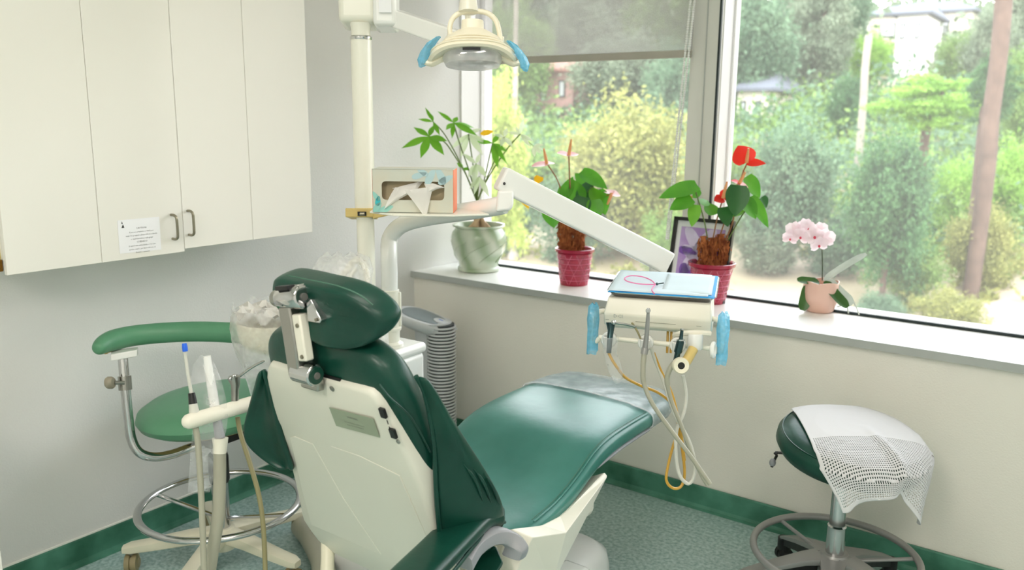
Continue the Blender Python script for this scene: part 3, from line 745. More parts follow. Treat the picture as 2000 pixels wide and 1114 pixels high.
for k in (-.045, .03):
    MB().lathe([(.0, .003), (.005, .002), (.0055, -.002)][::-1], (lo+hi)/2+sx*.027-ny*0+ax_b*(k-.012)+ny*(-.014 if ny.y > 0 else .014), 10, (sx, ax_b, V(0, -1, 0))).build('screw', M['nickel'], bar)
kn = MB().lathe([(.0, -.036), (.026, -.036), (.028, -.033), (.028, .042), (.026, .045), (.0, .045)], hi+sx*.004-ax_b*.008, 20, (V(0, 1, 0), ax_b, sx), caps=False).box(hi+sx*.012+V(0, .022, 0), (.05, .05, .044), (sx, ny, ax_b)).build('headrest_knuckle', M['chrome'], ch, bevel=.003)
MB().lathe([(0, -.017), (.015, -.017), (.020, -.014), (.020, .0), (.016, .003), (0, .003)], hi-sx*.040-ax_b*.008, 18, (V(0, 1, 0), ax_b, sx), caps=False).build('tilt_knob', M['steel'], kn)
MB().lathe([(0, 0), (.009, 0), (.009, .004), (0, .004)], hi+sx*.049-ax_b*.008, 14, (V(0, 1, 0), ax_b, sx), caps=False).build('pivot_cap', M['dkgrey'], kn)
MB().box(hi+V(.0, -.014, .018), (.044, .022, .010), (sx, ny, ax_b)).build('slot', M['black'], kn, smooth=False)
tp = [PY(*q, 1.262) for q in ((598, 592), (606, 585), (627, 626), (624, 632), (600, 628))]
br = MB().prism(tp, V(0, .05, 0)).build('pad_bracket', M['chrome'], ch, bevel=.002)
MB().lathe([(0, 0), (.004, 0), (.004, .003), (0, .003)], PY(618, 625, 1.261), 10, (V(1, 0, 0), V(0, 0, 1), V(0, -1, 0)), caps=False).build('screw', M['nickel'], br)
hg = MB().lathe([(0, -.036), (.024, -.036), (.027, -.033), (.027, .030), (.024, .033), (0, .033)], lo+V(.012, .006, -.008), 20, (V(0, 1, 0), V(0, 0, 1), V(1, 0, 0)), caps=False).build('lower_hinge', M['chrome'], ch, bevel=.001)
MB().lathe([(0, 0), (.021, 0), (.021, .003), (0, .003)], lo+V(.045, .006, -.008), 18, (V(0, 1, 0), V(0, 0, 1), V(1, 0, 0)), caps=False).build('hinge_ring', M['vinyl'], hg)
MB().lathe([(0, .003), (.009, .003), (.008, .006), (0, .006)], lo+V(.045, .006, -.008), 14, (V(0, 1, 0), V(0, 0, 1), V(1, 0, 0)), caps=False).build('pivot_cap', M['dkgrey'], hg)
MB().box(lo+V(.012, .022, -.036), (.062, .022, .030)).build('mount_plate', M['steel'], ch, bevel=.004)
MB().box(bk(XM+.03, 1.029, -.012), (.085, .012, .012)).build('mount_slot', M['black'], ch, smooth=False)

# seat cushion and foot
XS0, XS1 = -1.80, -1.245
prof = [(1.60, .47, .46, .07), (1.66, .505, .54, .09), (1.75, .512, .95, .10), (1.85, .518, 1.0, .10), (1.97, .535, 1.0, .10), (2.08, .572, 1.0, .095), (2.18, .618, 1.0, .09), (2.27, .637, 1.0, .085), (2.38, .643, 1.0, .08), (2.55, .643, 1.0, .08), (2.70, .640, .98, .075), (2.80, .634, .88, .065), (2.84, .624, .66, .045)]
def seat_loop(y, zt, k, th):
    out = []; cx_ = (XS0+XS1)/2; hw = (XS1-XS0)/2*k
    for i in range(32):
        t = 2*PI*i/32; cs, sn = math.cos(t), math.sin(t)
        x = hw*abs(cs)**(2/7)*(1 if cs >= 0 else -1); z = abs(sn)**(2/3.0)*(1 if sn >= 0 else -1)
        dish = -.012*(1-(x/hw)**2) if 1.7 < y < 2.1 else .006*(1-(x/hw)**2)
        out.append(V(cx_+x, y, zt-th/2+z*th/2 + (dish if z > 0 else 0)))
    return out
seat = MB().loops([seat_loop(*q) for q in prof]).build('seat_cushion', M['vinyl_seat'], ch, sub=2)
def seamline(X, dz, y0=1.82, y1=2.56):
    pts = [V(X, y, zt+dz) for y, zt, k, th in prof if y0 <= y <= y1]; return spline(pts, 6)
MB().tube(seamline(XS1-.012, -.008), .0026, 6).build('seam', M['vinyl_seat'], seat)
MB().tube(seamline(XS1-.019, -.004), .0011, 6).build('seam', M['stitch'], seat)
# piping under the foot end
MB().tube(spline([V(XS1-.010, 2.20, .556), V(XS1-.008, 2.30, .567), V(XS1-.008, 2.40, .573), V(XS1-.010, 2.56, .574)], 6), .006, 8).build('piping', M['greypl'], seat)
# clear cover over the foot
def cover_loop(y, zt, k, th, wav):
    l = seat_loop(y, zt+.004, k, th+.010); cx_ = (XS0+XS1)/2
    return [V(cx_+(p.x-cx_)*1.012, p.y + wav*math.sin(p.x*40)*.010, p.z+.0015*math.sin(p.x*55+p.y*60)) for p in l]
cv = [(2.565, .644, 1.0, .08, 1.0), (2.60, .644, 1.0, .08, .6), (2.70, .641, .99, .075, 0), (2.805, .636, .90, .066, 0), (2.85, .625, .68, .046, 0)]
fc = MB().loops([cover_loop(*q) for q in cv], caps=False).build('foot_cover', M['footfilm'], ch); fc['label'] = 'clear plastic cover over the foot end'
MB().tube([p+V(0, -.002, .002) for p in cover_loop(*cv[0])], .003, 6, ring=True).build('cover_hem', M['bagfilm'], fc)
# seat frame wedge at the near side
A = PX(1000, 1034, -1.26); TIP = PX(1181, 923, -1.245); TIP2 = PX(1187, 930, -1.235); Cc = PX(1040, 1050, -1.20); Dd = PX(1106, 1041, -1.185)
B1 = PX(1060, 1027, -1.243); B2 = PX(1095, 1009, -1.240); B3 = PX(1132, 976, -1.240)
L1, L2, L3, L4 = PX(1078, 1145, -1.215), PX(992, 1150, -1.215), V(-1.285, 1.58, .33), V(-1.32, 2.05, .33)
A2, B22, T3 = V(-1.32, A.y, A.z-.03), V(-1.32, B2.y, B2.z-.03), V(-1.30, TIP.y, TIP.z-.03)
w = MB(); w.v = [A, B1, B2, B3, TIP, TIP2, Dd, Cc, L1, L2, L3, L4, A2, B22, T3]
w.f = [(0, 1, 7), (1, 2, 6, 7), (2, 3, 5, 6), (3, 4, 5), (7, 6, 8, 9), (6, 5, 8), (0, 7, 9, 10), (0, 12, 13, 2, 1), (2, 13, 14, 4, 3), (5, 4, 14, 11), (5, 11, 8), (8, 11, 10, 9), (12, 0, 10), (12, 10, 11, 14, 13)]
w.build('seat_frame', M['ivory'], ch, bevel=.004, smooth=False)
MB().box((XM, 1.92, .43), (.50, .62, .10)).build('under_frame', M['ivory'], ch, bevel=.02)
# lift column and base
MB().loops([[V(XM+a*.13+o[0], 1.90+b*.20+o[1], z) for a, b in ((-1, -1), (1, -1), (1, 1), (-1, 1))] for z, o in ((.10, (0, .06)), (.40, (0, 0)))]).build('lift_column', M['ivory'], ch, bevel=.03, seg=3)
bs = MB()
def base_loop(z, k, y0, y1, hw):
    out = []
    for i in range(32):
        t = 2*PI*i/32; cs, sn = math.cos(t), math.sin(t)
        out.append(V(XM + .01 + hw*k*abs(cs)**(2/4)*(1 if cs >= 0 else -1), (y0+y1)/2 + (y1-y0)/2*k*abs(sn)**(2/5)*(1 if sn >= 0 else -1), z))
    return out
bs.loops([base_loop(z, k, 1.45, 2.52, .21) for z, k in ((0.0, 1.0), (.07, 1.0), (.12, .97), (.155, .88), (.165, .6))])
base = bs.build('chair_base', M['offwhite'], ch, angle=60)
MB().box((-1.31, 2.13, .165), (.11, .13, .09)).build('base_housing', M['offwhite'], base, bevel=.02, seg=3)
# near armrest: vinyl pad, grey bracket
ap = [P(984, 1012, 2.27), P(962, 1005, 2.26), P(930, 1010, 2.20), P(895, 1040, 2.10), P(850, 1085, 1.99), P(800, 1135, 1.88), P(770, 1168, 1.82)]
sp = spline(ap, 5); L = []
for i, p in enumerate(sp):
    a = sp[max(i-1, 0)]; b = sp[min(i+1, len(sp)-1)]; dd, ss, uu = frame_axes(b-a)
    if ss.x < 0: ss = -ss
    k = .55+.45*min(1, i/6); hw = .056*(.8+.2*min(1, i/8)); L.append([p + ss*(hw*math.copysign(abs(math.cos(q))**.45, math.cos(q))) + uu*(.022*k*math.copysign(abs(math.sin(q))**.7, math.sin(q))) for q in [2*PI*j/16 for j in range(16)]])
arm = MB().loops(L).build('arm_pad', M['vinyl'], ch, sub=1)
dd, ss, uu = frame_axes(sp[-1]-sp[8])
MB().tube(spline([P(986, 1020, 2.24), P(960, 1030, 2.19), P(930, 1062, 2.09), P(890, 1112, 1.97), P(866, 1140, 1.90)], 5), .005, 8).build('arm_piping', M['vinyl'], arm)
MB().hull([P(866, 1012, 2.15), P(930, 992, 2.26), P(935, 1012, 2.24), P(870, 1046, 2.10), P(900, 1010, 2.18), P(866, 1030, 2.16), P(930, 1000, 2.30)]).build('arm_fold', M['vinyl'], arm, bevel=.006, seg=3)
gp = spline([P(905, 1098, 2.06), P(925, 1066, 2.12), P(955, 1047, 2.17), P(985, 1048, 2.19), P(1008, 1066, 2.19), P(1004, 1085, 2.20)], 5)
L = []
for i, p in enumerate(gp):
    a = gp[max(i-1, 0)]; b = gp[min(i+1, len(gp)-1)]; dd, ss, uu = frame_axes(b-a); n2 = dd.cross(V(1, 0, 0)).normalized()
    L.append([p + V(.030*math.copysign(abs(math.cos(q))**.5, math.cos(q)), 0, 0) + n2*(.021*math.copysign(abs(math.sin(q))**.5, math.sin(q))) for q in [2*PI*j/12 for j in range(12)]])
MB().loops(L).build('arm_bracket', M['greypl'], ch)
MB().hull([P(925, 1085, 2.22), P(970, 1065, 2.24), P(985, 1100, 2.2), P(960, 1140, 2.15), P(905, 1150, 2.15), P(940, 1075, 2.30), P(960, 1120, 2.30)]).build('arm_gusset', M['vinyl'], ch, bevel=.008, seg=3)
# supply hose of the chair on the floor behind the shell
cb = thing('supply_hose', PZ(600, 1050, .03), 'grey beige supply hose bending to the floor below the chair back', 'hose')
MB().tube(spline([PZ(588, 1028, .05), PZ(606, 1050, .05), PZ(622, 1080, .05), PZ(632, 1112, .05), PZ(630, 1160, .05)], 5), .042, 14).build('conduit', M['hose'], cb)
MB().tube(spline([P(640, 1060, 2.50), P(640, 1090, 2.48), P(638, 1130, 2.46), P(636, 1170, 2.45)], 4), .020, 12).build('drop_pipe', M['ivory2'], cb)
# ---------------------------------------------------------------- dental unit: cabinet, delivery post, pipe, arm, head
a20 = math.radians(2); ux = V(math.cos(a20), math.sin(a20), 0); uy = V(-math.sin(a20), math.cos(a20), 0)
UC = PZ(833, 668, .835)           # front right top corner of the unit cabinet
du = thing('delivery_unit', (UC.x-.15, UC.y, 0), 'white dental delivery unit with curved post, folding arm and tray head', 'dental unit')
uctr = UC - ux*.097 - uy*.17
cabm = MB().box((uctr.x, uctr.y, .40), (.188, .335, .80), (ux, uy, V(0, 0, 1))).build('unit_cabinet', M['offwhite'], du, bevel=.02, seg=3)
MB().box((uctr.x, uctr.y, .815), (.200, .347, .04), (ux, uy, V(0, 0, 1))).build('cabinet_top', M['offwhite'], cabm, bevel=.016, seg=4)
pb = PZ(763, 676, .836); DP = 2.74
def pv(z): return V(pb.x, pb.y, z)
zc = PY(757, 520, pb.y).z
MB().lathe([(.046, 0), (.046, .012), (.034, .02), (.034, .06), (.040, .062), (.040, .07), (.026, .076), (.026, .18)], pv(.836), 28).build('post_foot', M['polegl'], du)
zs0, zs1 = PY(757, 640, pb.y).z, PY(757, 566, pb.y).z
sl = MB().lathe([(.030, zs0-.05), (.034, zs0), (.034, zs1), (.030, zs1+.002)], pv(0), 28).build('post_sleeve', M['polegl'], du)
MB().box(pv((zs0+zs1)/2)+RT*.030, (.022, .02, (zs1-zs0)*.9), (RT, FW, V(0, 0, 1))).build('sleeve_cover', M['polegl'], sl, bevel=.004)
D0 = (pb-CAM).dot(FW)
Dn = 2.62
def DD(px): return D0-.04 + (Dn-D0+.04)*min(1, max(0, (px-757)/215))
pp = [pv(zs0), pv(zs1), pv(PY(757, 530, pb.y).z), pv(PY(755, 500, pb.y).z), P(762, 465, DD(762)), P(786, 439, DD(786)), P(835, 425, DD(835)), P(900, 415, DD(900)), P(955, 406, DD(955)), P(985, 400, Dn)]
sp = spline(pp, 6)
MB().tube(sp, .0295, 20).build('post_pipe', M['offwhite'], du)
MB().hull([P(972, 372, Dn-.03), P(1003, 372, Dn-.03), P(1003, 402, Dn-.03), P(996, 412, Dn-.03), P(968, 414, Dn-.03), P(972, 372, Dn+.04), P(1003, 372, Dn+.04), P(1003, 402, Dn+.04), P(996, 412, Dn+.04), P(968, 414, Dn+.04)]).build('pipe_end', M['offwhite'], du, bevel=.008, seg=3)
aa = P(976, 347, Dn); ab = P(1303, 514, 2.83); ad, asd, au = frame_axes(ab-aa)
armb = MB().box((aa+ab)/2, ((ab-aa).length, .060, .076), (ad, asd, au)).build('folding_arm', M['offwhite'], du, bevel=.008, seg=3)
MB().lathe([(0, 0), (.0045, 0), (.0045, .002), (0, .002)], P(985, 359, Dn-.032), 10, (RT, -DN, -FW), caps=False).build('pivot_pin', M['black'], armb)
MB().box(P(988, 364, Dn), (.035, .03, .03), (RT, FW, V(0, 0, 1))).build('arm_knuckle', M['steel'], du, bevel=.004)
# head under the tray
hu = V(.937, .349, 0); hv = V(-.349, .937, 0); hz = V(0, 0, 1)
ZT = 1.13
t0 = PZ(1183, 580, ZT); t1 = PZ(1392, 592, ZT); hw = (t1-t0).length
hc = (t0+t1)/2
def H(x, y, z): return hc + hu*x + hv*y + hz*z       # local frame of the delivery head, y away from the camera
zb = -.098
hd = MB().hull([H(-hw/2+.006, .006, -.002), H(hw/2-.004, .006, -.002), H(-hw/2-.004, -.012, -.05), H(hw/2+.002, -.012, -.05), H(-hw/2-.004, .0, zb+.012), H(hw/2+.004, .0, zb+.012), H(-hw/2+.006, .02, zb), H(hw/2-.006, .02, zb),
                H(-hw/2+.006, .22, -.002), H(hw/2-.004, .22, -.002), H(-hw/2, .22, zb), H(hw/2, .22, zb)]).build('delivery_head', M['ivory'], du, bevel=.006, seg=3)
fn = (H(hw/2, -.012, -.05)-H(-hw/2, -.012, -.05)).cross(H(0, .0, zb+.012)-H(0, -.012, -.05)).normalized()
if fn.dot(FW) > 0: fn = -fn
def HF(x, k):                    # a point on the front face of the head, k from top 0 to bottom 1
    return H(x, -.012, -.05).lerp(H(x, .0, zb+.012), k) + fn*.0008
fu = hu; fv = (HF(0, 0)-HF(0, 1)).normalized()
text_lines([('DCI', 1)], HF(-.115, .28), fu, fv, .017, M['sill_edge'], hd, 'emblem')
for x, l in ((-.143, .010), (.0, .118), (.125, .014)):
    MB().box(HF(x-.005, .52), (l, .0014, .0006), (fu, fv, fn)).build('mark_line', M['hose'], hd, smooth=False)
MB().tube(spline([P(1282, 512, 2.83), P(1282, 540, 2.83), H(.03, .30, -.05), H(.03, .2, -.06)], 4), .020, 12).build('head_swivel', M['offwhite'], du)
# front rail, its side handles with blue barrier film
zr = -.135; yr = -.028
MB().tube([H(-hw/2-.012, yr, zr+.015), H(hw/2+.012, yr, zr+.008)], .0075, 12).build('holder_rail', M['ivory'], du)
for s in (-1, 1):
    x = s*(hw/2+.020)
    hn = MB().tube(spline([H(s*hw/2, .02, -.05), H(x, .0, -.05), H(x+s*.012, -.02, -.07), H(x+s*.012, -.025, zr), H(x-s*.01, yr, zr+.012)], 5), .008, 10).build('side_handle', M['ivory'], du)
    L = []
    for i, (z, k) in enumerate(((-.022, .5), (-.03, 1), (-.07, 1.25), (-.11, 1.2), (-.145, 1.25), (-.172, 1.1))):
        L.append([H(x+s*.014+.013*k*math.cos(q)+.003*math.sin(5*q+i), -.014+.026*k*math.sin(q), z+.004*math.sin(3*q)) for q in [2*PI*j/14 for j in range(14)]])
    fl = MB().loops(L, caps=False).build('barrier_film', M['bluefilm'], hn); fl['label'] = 'blue plastic film wrapped on the handle'
# holders on the rail
def holder(x, r=.022):
    o = MB().lathe([(.011, -.012), (r, -.012), (r+.002, -.009), (r+.002, .009), (r, .012), (.011, .012)], H(x, yr-.004, zr+.012), 20, (hu, hz, hv), caps=False).build('instrument_holder', M['offwhite'], du)
    MB().lathe([(.009, -.014), (.012, -.016), (.015, .014), (.012, .016)], H(x, yr-.030, zr+.012), 14, (hu, hv, hz), caps=False).build('holder_fork', M['offwhite'], o)
HX = {}
for nm, px, py in (('a', 1190, 666), ('b', 1262, 668), ('c', 1324, 676)):
    # place along the rail by where its line of sight meets the head's front plane
    r = P(px, py, 1)-CAM; q = CAM + r*((H(0, yr, 0)-CAM).dot(hv)/r.dot(hv)); HX[nm] = (q-hc).dot(hu); holder(HX[nm], .021)
o = MB().lathe([(.0, -.03), (.020, -.03), (.022, -.026), (.022, .012), (.020, .016), (.0, .016)], P(1358, 664, 2.40), 18, (RT, FW, hz), caps=False).build('instrument_holder', M['offwhite'], du)
w1 = P(1393, 684, 2.38)
rg = MB().tube(circle(w1, .020, 24, ((RT*.45+FW*.9).normalized(), hz)), .0058, 8, ring=True).build('holder_ring', M['offwhite'], du)
tb = MB().tube([P(1354, 682, 2.39), P(1343, 702, 2.375), P(1335, 712, 2.365)], [.0145, .0145, .016], 16).build('syringe_socket', M['tan'], du)
MB().lathe([(.010, .002), (.021, 0), (.023, .004), (.023, .022), (.0, .022)], P(1331, 715, 2.345), 22, (RT, -DN, FW), caps=False).build('socket_collar', M['ivory2'], tb)
MB().lathe([(.0, .0), (.011, .0), (.010, .012), (0, .012)], P(1331, 715, 2.349), 16, (RT, -DN, FW), caps=False).build('socket_bore', M['black'], tb)
MB().tube(spline([P(1318, 655, 2.46), P(1330, 652, 2.42), P(1360, 650, 2.40), P(1388, 652, 2.40)], 4), .008, 8).build('syringe_hook', M['ivory'], du)
for px in (1305, 1312):
    MB().tube([P(px, 632, 2.52), P(px-2, 690, 2.50)], .004, 8).build('supply_tube', M['hose_y'], du)
MB().tube(spline([P(1232, 628, 2.50), P(1246, 650, 2.46), P(1262, 690, 2.44)], 4), .003, 8).build('supply_tube', M['hose2'], du)

# instruments hanging in the holders, each with its hose
def P3(l): return [P(*q) for q in l]
i1 = thing('air_water_syringe', P(1190, 690, 2.40), 'steel air and water syringe wrapped in clear film, leftmost on the tray head', 'syringe')
hb = MB().tube(P3([(1193, 630, 2.41), (1193, 646, 2.41), (1191, 662, 2.40), (1189, 690, 2.40)]), [.014, .009, .008, .007], 12).build('handle', M['teal_metal'], i1)
MB().sphere(P(1199, 630, 2.39), .008, 10, 6).build('button', M['chrome'], hb)
MB().tube(spline(P3([(1199, 631, 2.39), (1222, 634, 2.36), (1242, 639, 2.34)]), 4), [.0035]*8+[.0028], 8).build('nozzle', M['chrome'], i1)
MB().tube(spline(P3([(1189, 690, 2.40), (1196, 704, 2.40), (1208, 722, 2.41), (1222, 738, 2.43), (1250, 753, 2.46), (1290, 770, 2.47), (1318, 800, 2.47), (1330, 860, 2.46), (1337, 920, 2.46), (1332, 948, 2.46), (1318, 955, 2.46), (1304, 945, 2.46), (1302, 925, 2.46), (1315, 870, 2.47), (1332, 830, 2.49)]), 6), .0042, 8).build('hose', M['hose_y'], i1)
L = []
for k, (px, py, r) in enumerate(((1193, 660, .022), (1190, 690, .018), (1196, 710, .020), (1203, 728, .019), (1206, 744, .012), (1205, 750, .003))):
    L.append([P(px, py, 2.40) + RT*(r*math.cos(q)*(1+.2*math.sin(3*q+k))) + FW*(r*.6*math.sin(q)) for q in [2*PI*j/14 for j in range(14)]])
MB().loops(L, caps=False).build('film_sleeve', M['clearfilm'], i1)
i2 = thing('handpiece', P(1262, 700, 2.38), 'slim steel handpiece with grey hose, second on the tray head', 'handpiece')
hb = MB().tube(P3([(1266, 608, 2.34), (1265, 630, 2.35), (1263, 655, 2.36), (1260, 680, 2.37)]), [.0042, .006, .0065, .0085], 12).tube(P3([(1260, 680, 2.37), (1258, 692, 2.37)]), .010, 12).build('body', M['alu'], i2)
MB().lathe([(0, -.006), (.006, -.006), (.0075, 0), (.006, .006), (0, .006)], P(1266, 607, 2.335), 12, (RT, hz, -FW), caps=False).build('head', M['chrome'], i2)
MB().tube(spline(P3([(1258, 691, 2.37), (1256, 720, 2.37), (1258, 750, 2.37), (1275, 790, 2.36), (1310, 840, 2.36), (1350, 893, 2.36), (1387, 946, 2.36)]), 6), [.0078]*12+[.0066]*25, 10).build('hose', M['hose'], i2)
i3 = thing('handpiece', P(1324, 700, 2.38), 'short dark steel handpiece coupling with grey hose, third on the tray head', 'handpiece')
hb = MB().tube(P3([(1332, 646, 2.35), (1330, 662, 2.355), (1329, 668, 2.36), (1324, 688, 2.37)]), [.0045, .0055, .011, .0115], 12).tube(P3([(1324, 688, 2.37), (1320, 706, 2.38)]), [.0085, .008], 12).build('body', M['teal_metal'], i3)
MB().lathe([(.004, .0), (.012, .0), (.012, .004), (.004, .004)], P(1329.5, 666, 2.355), 14, (RT, FW, hz), caps=False).build('collar', M['chrome'], hb)
MB().lathe([(0, .0), (.006, .0), (.006, .004), (0, .004)], P(1332, 645, 2.35), 12, (RT, FW, hz), caps=False).build('tip', M['chrome'], hb)
MB().tube(spline(P3([(1320, 705, 2.38), (1308, 722, 2.38), (1303, 745, 2.39), (1312, 785, 2.40), (1330, 830, 2.40), (1352, 890, 2.41), (1372, 932, 2.41), (1382, 948, 2.41)]), 6), [.0078]*14+[.006]*29, 10).build('hose', M['hose'], i3)
i4 = thing('hose', P(1338, 740, 2.42), 'pale loose hose looping down from the tan socket', 'hose')
MB().tube(spline(P3([(1334, 734, 2.42), (1340, 770, 2.43), (1336, 805, 2.43), (1322, 840, 2.43), (1320, 880, 2.43), (1326, 925, 2.43), (1342, 945, 2.43), (1354, 935, 2.43), (1357, 905, 2.43), (1345, 860, 2.44), (1318, 810, 2.45), (1292, 735, 2.46), (1278, 700, 2.45), (1272, 680, 2.44)]), 6), .0052, 8).build('tube', M['hose_w'], i4)
i5 = thing('hose', P(1290, 720, 2.44), 'yellowish hose behind the second handpiece', 'hose')
MB().tube(spline(P3([(1276, 690, 2.45), (1290, 725, 2.46), (1305, 755, 2.47), (1316, 785, 2.47), (1328, 840, 2.46), (1336, 900, 2.47)]), 6), .0058, 8).build('tube', M['hose_y'], i5)

# tray with its papers
tz = V(0, -math.sin(.07), math.cos(.07)); ty = (hv*math.cos(.07) + hz*math.sin(.07)); tz = hu.cross(ty)
c0 = PZ(1184, 581, ZT); c1 = PZ(1397, 592, ZT); tw = (c1-c0).length; tc_ = (c0+c1)/2
tdp = .27
def TR(x, y, z): return tc_ + hu*x + ty*y + tz*z
tr = thing('instrument_tray', TR(0, tdp/2, 0), 'flat steel instrument tray resting on the delivery head', 'tray')
def rr(hx, y0, y1, z, r, n=5):
    out = []
    for cx_, cy_, a in ((hx-r, y1-r, 0), (-hx+r, y1-r, PI/2), (-hx+r, y0+r, PI), (hx-r, y0+r, 1.5*PI)):
        for k in range(n): q = a+PI/2*k/(n-1); out.append(TR(cx_+r*math.cos(q), cy_+r*math.sin(q), z))
    return out
hx = tw/2
MB().loops([rr(hx-.012, .012, tdp-.012, 0, .02), rr(hx-.002, .002, tdp-.002, .012, .025), rr(hx+.003, -.003, tdp+.003, .013, .028), rr(hx+.003, -.003, tdp+.003, .015, .028), rr(hx-.004, .004, tdp-.004, .0145, .024), rr(hx-.014, .014, tdp-.014, .003, .02)]).build('tray_body', M['chrome'], tr, angle=50)
pap = thing('bib_paper', TR(0, tdp/2, .004), 'pale blue folded paper bib lying on the tray', 'paper')
def wavy(x0, x1, y0, y1, z, amp, seed):
    return lambda u, v: TR(x0+(x1-x0)*u, y0+(y1-y0)*v, z + amp*mnoise.noise(V(u*3+seed, v*3, 0)) + (.006*max(0, 1-v*6)*-.6 if z > .018 else 0))
MB().grid(wavy(-hx+.003, hx-.003, .000, tdp-.006, .0145, .0012, 1), 14, 12).build('lower_sheet', M['bib_d'], pap, solid=.0012)
MB().grid(wavy(-hx+.002, hx-.022, .010, tdp-.004, .0170, .0016, 5), 14, 12).build('upper_sheet', M['bib'], pap, solid=.0012)
MB().grid(wavy(.0, hx-.012, .030, tdp-.03, .0195, .0016, 9), 10, 10).build('folded_flap', M['bib'], pap, solid=.0012)
def ontray(px, py, z=.026):
    r = P(px, py, 1)-CAM; return CAM + r*((TR(0, 0, z)-CAM).dot(tz)/r.dot(tz))
el = thing('elastic_loop', ontray(1275, 555), 'pink elastic loop with dark knot on the paper', 'elastic band')
MB().tube(spline([ontray(*q) for q in ((1279, 556), (1250, 555), (1226, 550), (1220, 544), (1232, 539), (1255, 541), (1272, 548), (1280, 556))], 6), .0018, 8).tube(spline([ontray(*q) for q in ((1280, 556), (1273, 566), (1278, 574))], 5), .0018, 8).build('loop', M['pink'], el)
MB().sphere(ontray(1283, 555), .0045, 8, 6).tube([ontray(1283, 555), ontray(1296, 553)], .002, 6).build('knot', M['teal_metal'], el)

# ---------------------------------------------------------------- light pole with arm, lamp head and shelf
PB = V(-2.085, 2.015, .836)
dl = thing('operating_light', (PB.x, PB.y, .836), 'cream dental operating light on a tall pole with a side arm', 'dental light')
zm = PY(707, 410, PB.y).z; zt = PY(704, 78, PB.y).z; zh = PY(704, 45, PB.y).z
MB().lathe([(.030, 0), (.030, zm-.836)], (PB.x, PB.y, .836), 24).build('lower_pole', M['polegl'], dl)
MB().lathe([(.034, zm), (.034, zt), ], (PB.x, PB.y, 0), 24).build('upper_pole', M['polegl'], dl)
MB().lathe([(.035, zt), (.036, zt+.003), (.036, zt+.009), (.033, zt+.012)], (PB.x, PB.y, 0), 24).build('pole_ring', M['chrome'], dl)
MB().lathe([(.031, zt+.012), (.031, zh-.02), (.036, zh)], (PB.x, PB.y, 0), 24).build('pole_neck', M['polegl'], dl)
Dp = (PY(704, 45, PB.y)-CAM).dot(FW)
hb = MB().box(P(702, -28, Dp), (.125, .12, .26), (RT, FW, hz)).build('pivot_housing', M['polegl'], dl, bevel=.02, seg=4)
h2 = MB().box(P(754, -8, Dp-.02), (.076, .10, .21), (RT, FW, hz)).build('arm_housing', M['offwhite'], dl, bevel=.014, seg=3)
MB().box(P(752, 10, Dp-.0715), (.040, .0012, .045), (RT, FW, hz)).build('housing_label', M['paper'], h2, smooth=False)
a0 = P(772, 36, Dp-.01); a1 = P(912, 84, Dp-.20); ad, asd, au = frame_axes(a1-a0)
MB().box((a0+a1)/2, ((a1-a0).length, .05, .056), (ad, asd, au)).build('light_arm', M['offwhite'], dl, bevel=.006, seg=3)
DL = 2.42
MB().tube(spline([P(912, 84, Dp-.20), P(914, 60, Dp-.21), P(914, 0, Dp-.22), P(914, -50, Dp-.25), P(914, -60, DL), P(914, -30, DL), P(915, 24, DL)], 5), [.009]*20+[.014, .018, .020, .021, .022, .022, .022, .023, .026, .028, .030], 14).build('yoke_arm', M['ivory'], dl)
lh = P(923, 90, DL)
lu = RT; lv = (FW*.98 - DN*-.0).normalized(); lz = -DN
lamp = thing('x', lh, None, None); bpy.data.objects.remove(lamp)
def LH(x, y, z): return lh + RT*x + FW*y - DN*z
k_ = DL/FPX
def lam_loop(z, hx_, hy_, ex=2.6, zdrop=0.0):
    return [LH(hx_*math.copysign(abs(math.cos(q))**(2/ex), math.cos(q)), hy_*math.copysign(abs(math.sin(q))**(2/ex), math.sin(q)), z - zdrop*abs(math.cos(q))**3) for q in [2*PI*j/36 for j in range(36)]]
lb = MB().loops([lam_loop(.066, .020, .02), lam_loop(.070, .032, .03), lam_loop(.045, .033, .032), lam_loop(.040, .045, .04), lam_loop(.022, .078, .055, 2.4, .0), lam_loop(.006, .10, .07, 2.2, .012), lam_loop(-.006, .122, .08, 2.2, .020), lam_loop(-.016, .128, .084, 2.2, .028), lam_loop(-.022, .120, .078, 2.2, .028), lam_loop(-.020, .06, .05, 2.2, .0)]).build('lamp_housing', M['ivory2'], dl, angle=45)
for z, hx_, hy_ in ((.014, .092, .066), (.004, .106, .0745), (-.005, .12, .0815)):
    MB().tube([p+V(0, 0, 0) for p in lam_loop(z, hx_, hy_, 2.2, .016)], .0026, 6, ring=True).build('vent_rib', M['ivory2'], lb)
MB().box(LH(0, -.064, -.026), (.050, .006, .006), (RT, FW, -DN)).build('switch_slot', M['black'], lb, smooth=False)
hnd = MB().tube(spline([LH(-.062, 0, .030), LH(-.066, 0, .05), LH(-.058, 0, .078), LH(-.035, 0, .096), LH(0, 0, .101), LH(.04, 0, .096), LH(.066, 0, .075), LH(.076, 0, .045), LH(.080, 0, .018)], 5), .0075, 12).build('yoke', M['ivory2'], dl)
MB().lathe([(0, -.012), (.011, -.012), (.011, .012), (0, .012)], LH(-.062, 0, .024), 14, (RT, FW, -DN), caps=False).build('yoke_boss', M['ivory2'], hnd)
MB().lathe([(0, -.012), (.009, -.012), (.009, .012), (0, .012)], LH(.082, 0, .014), 14, (RT, FW, -DN), caps=False).build('yoke_boss', M['ivory2'], hnd)
MB().loops([lam_loop(-.020, .082, .06, 2.6), lam_loop(-.040, .086, .062, 2.6), lam_loop(-.056, .078, .056, 2.6), lam_loop(-.062, .055, .04, 2.6)]).build('lens_cover', M['lens'], dl)
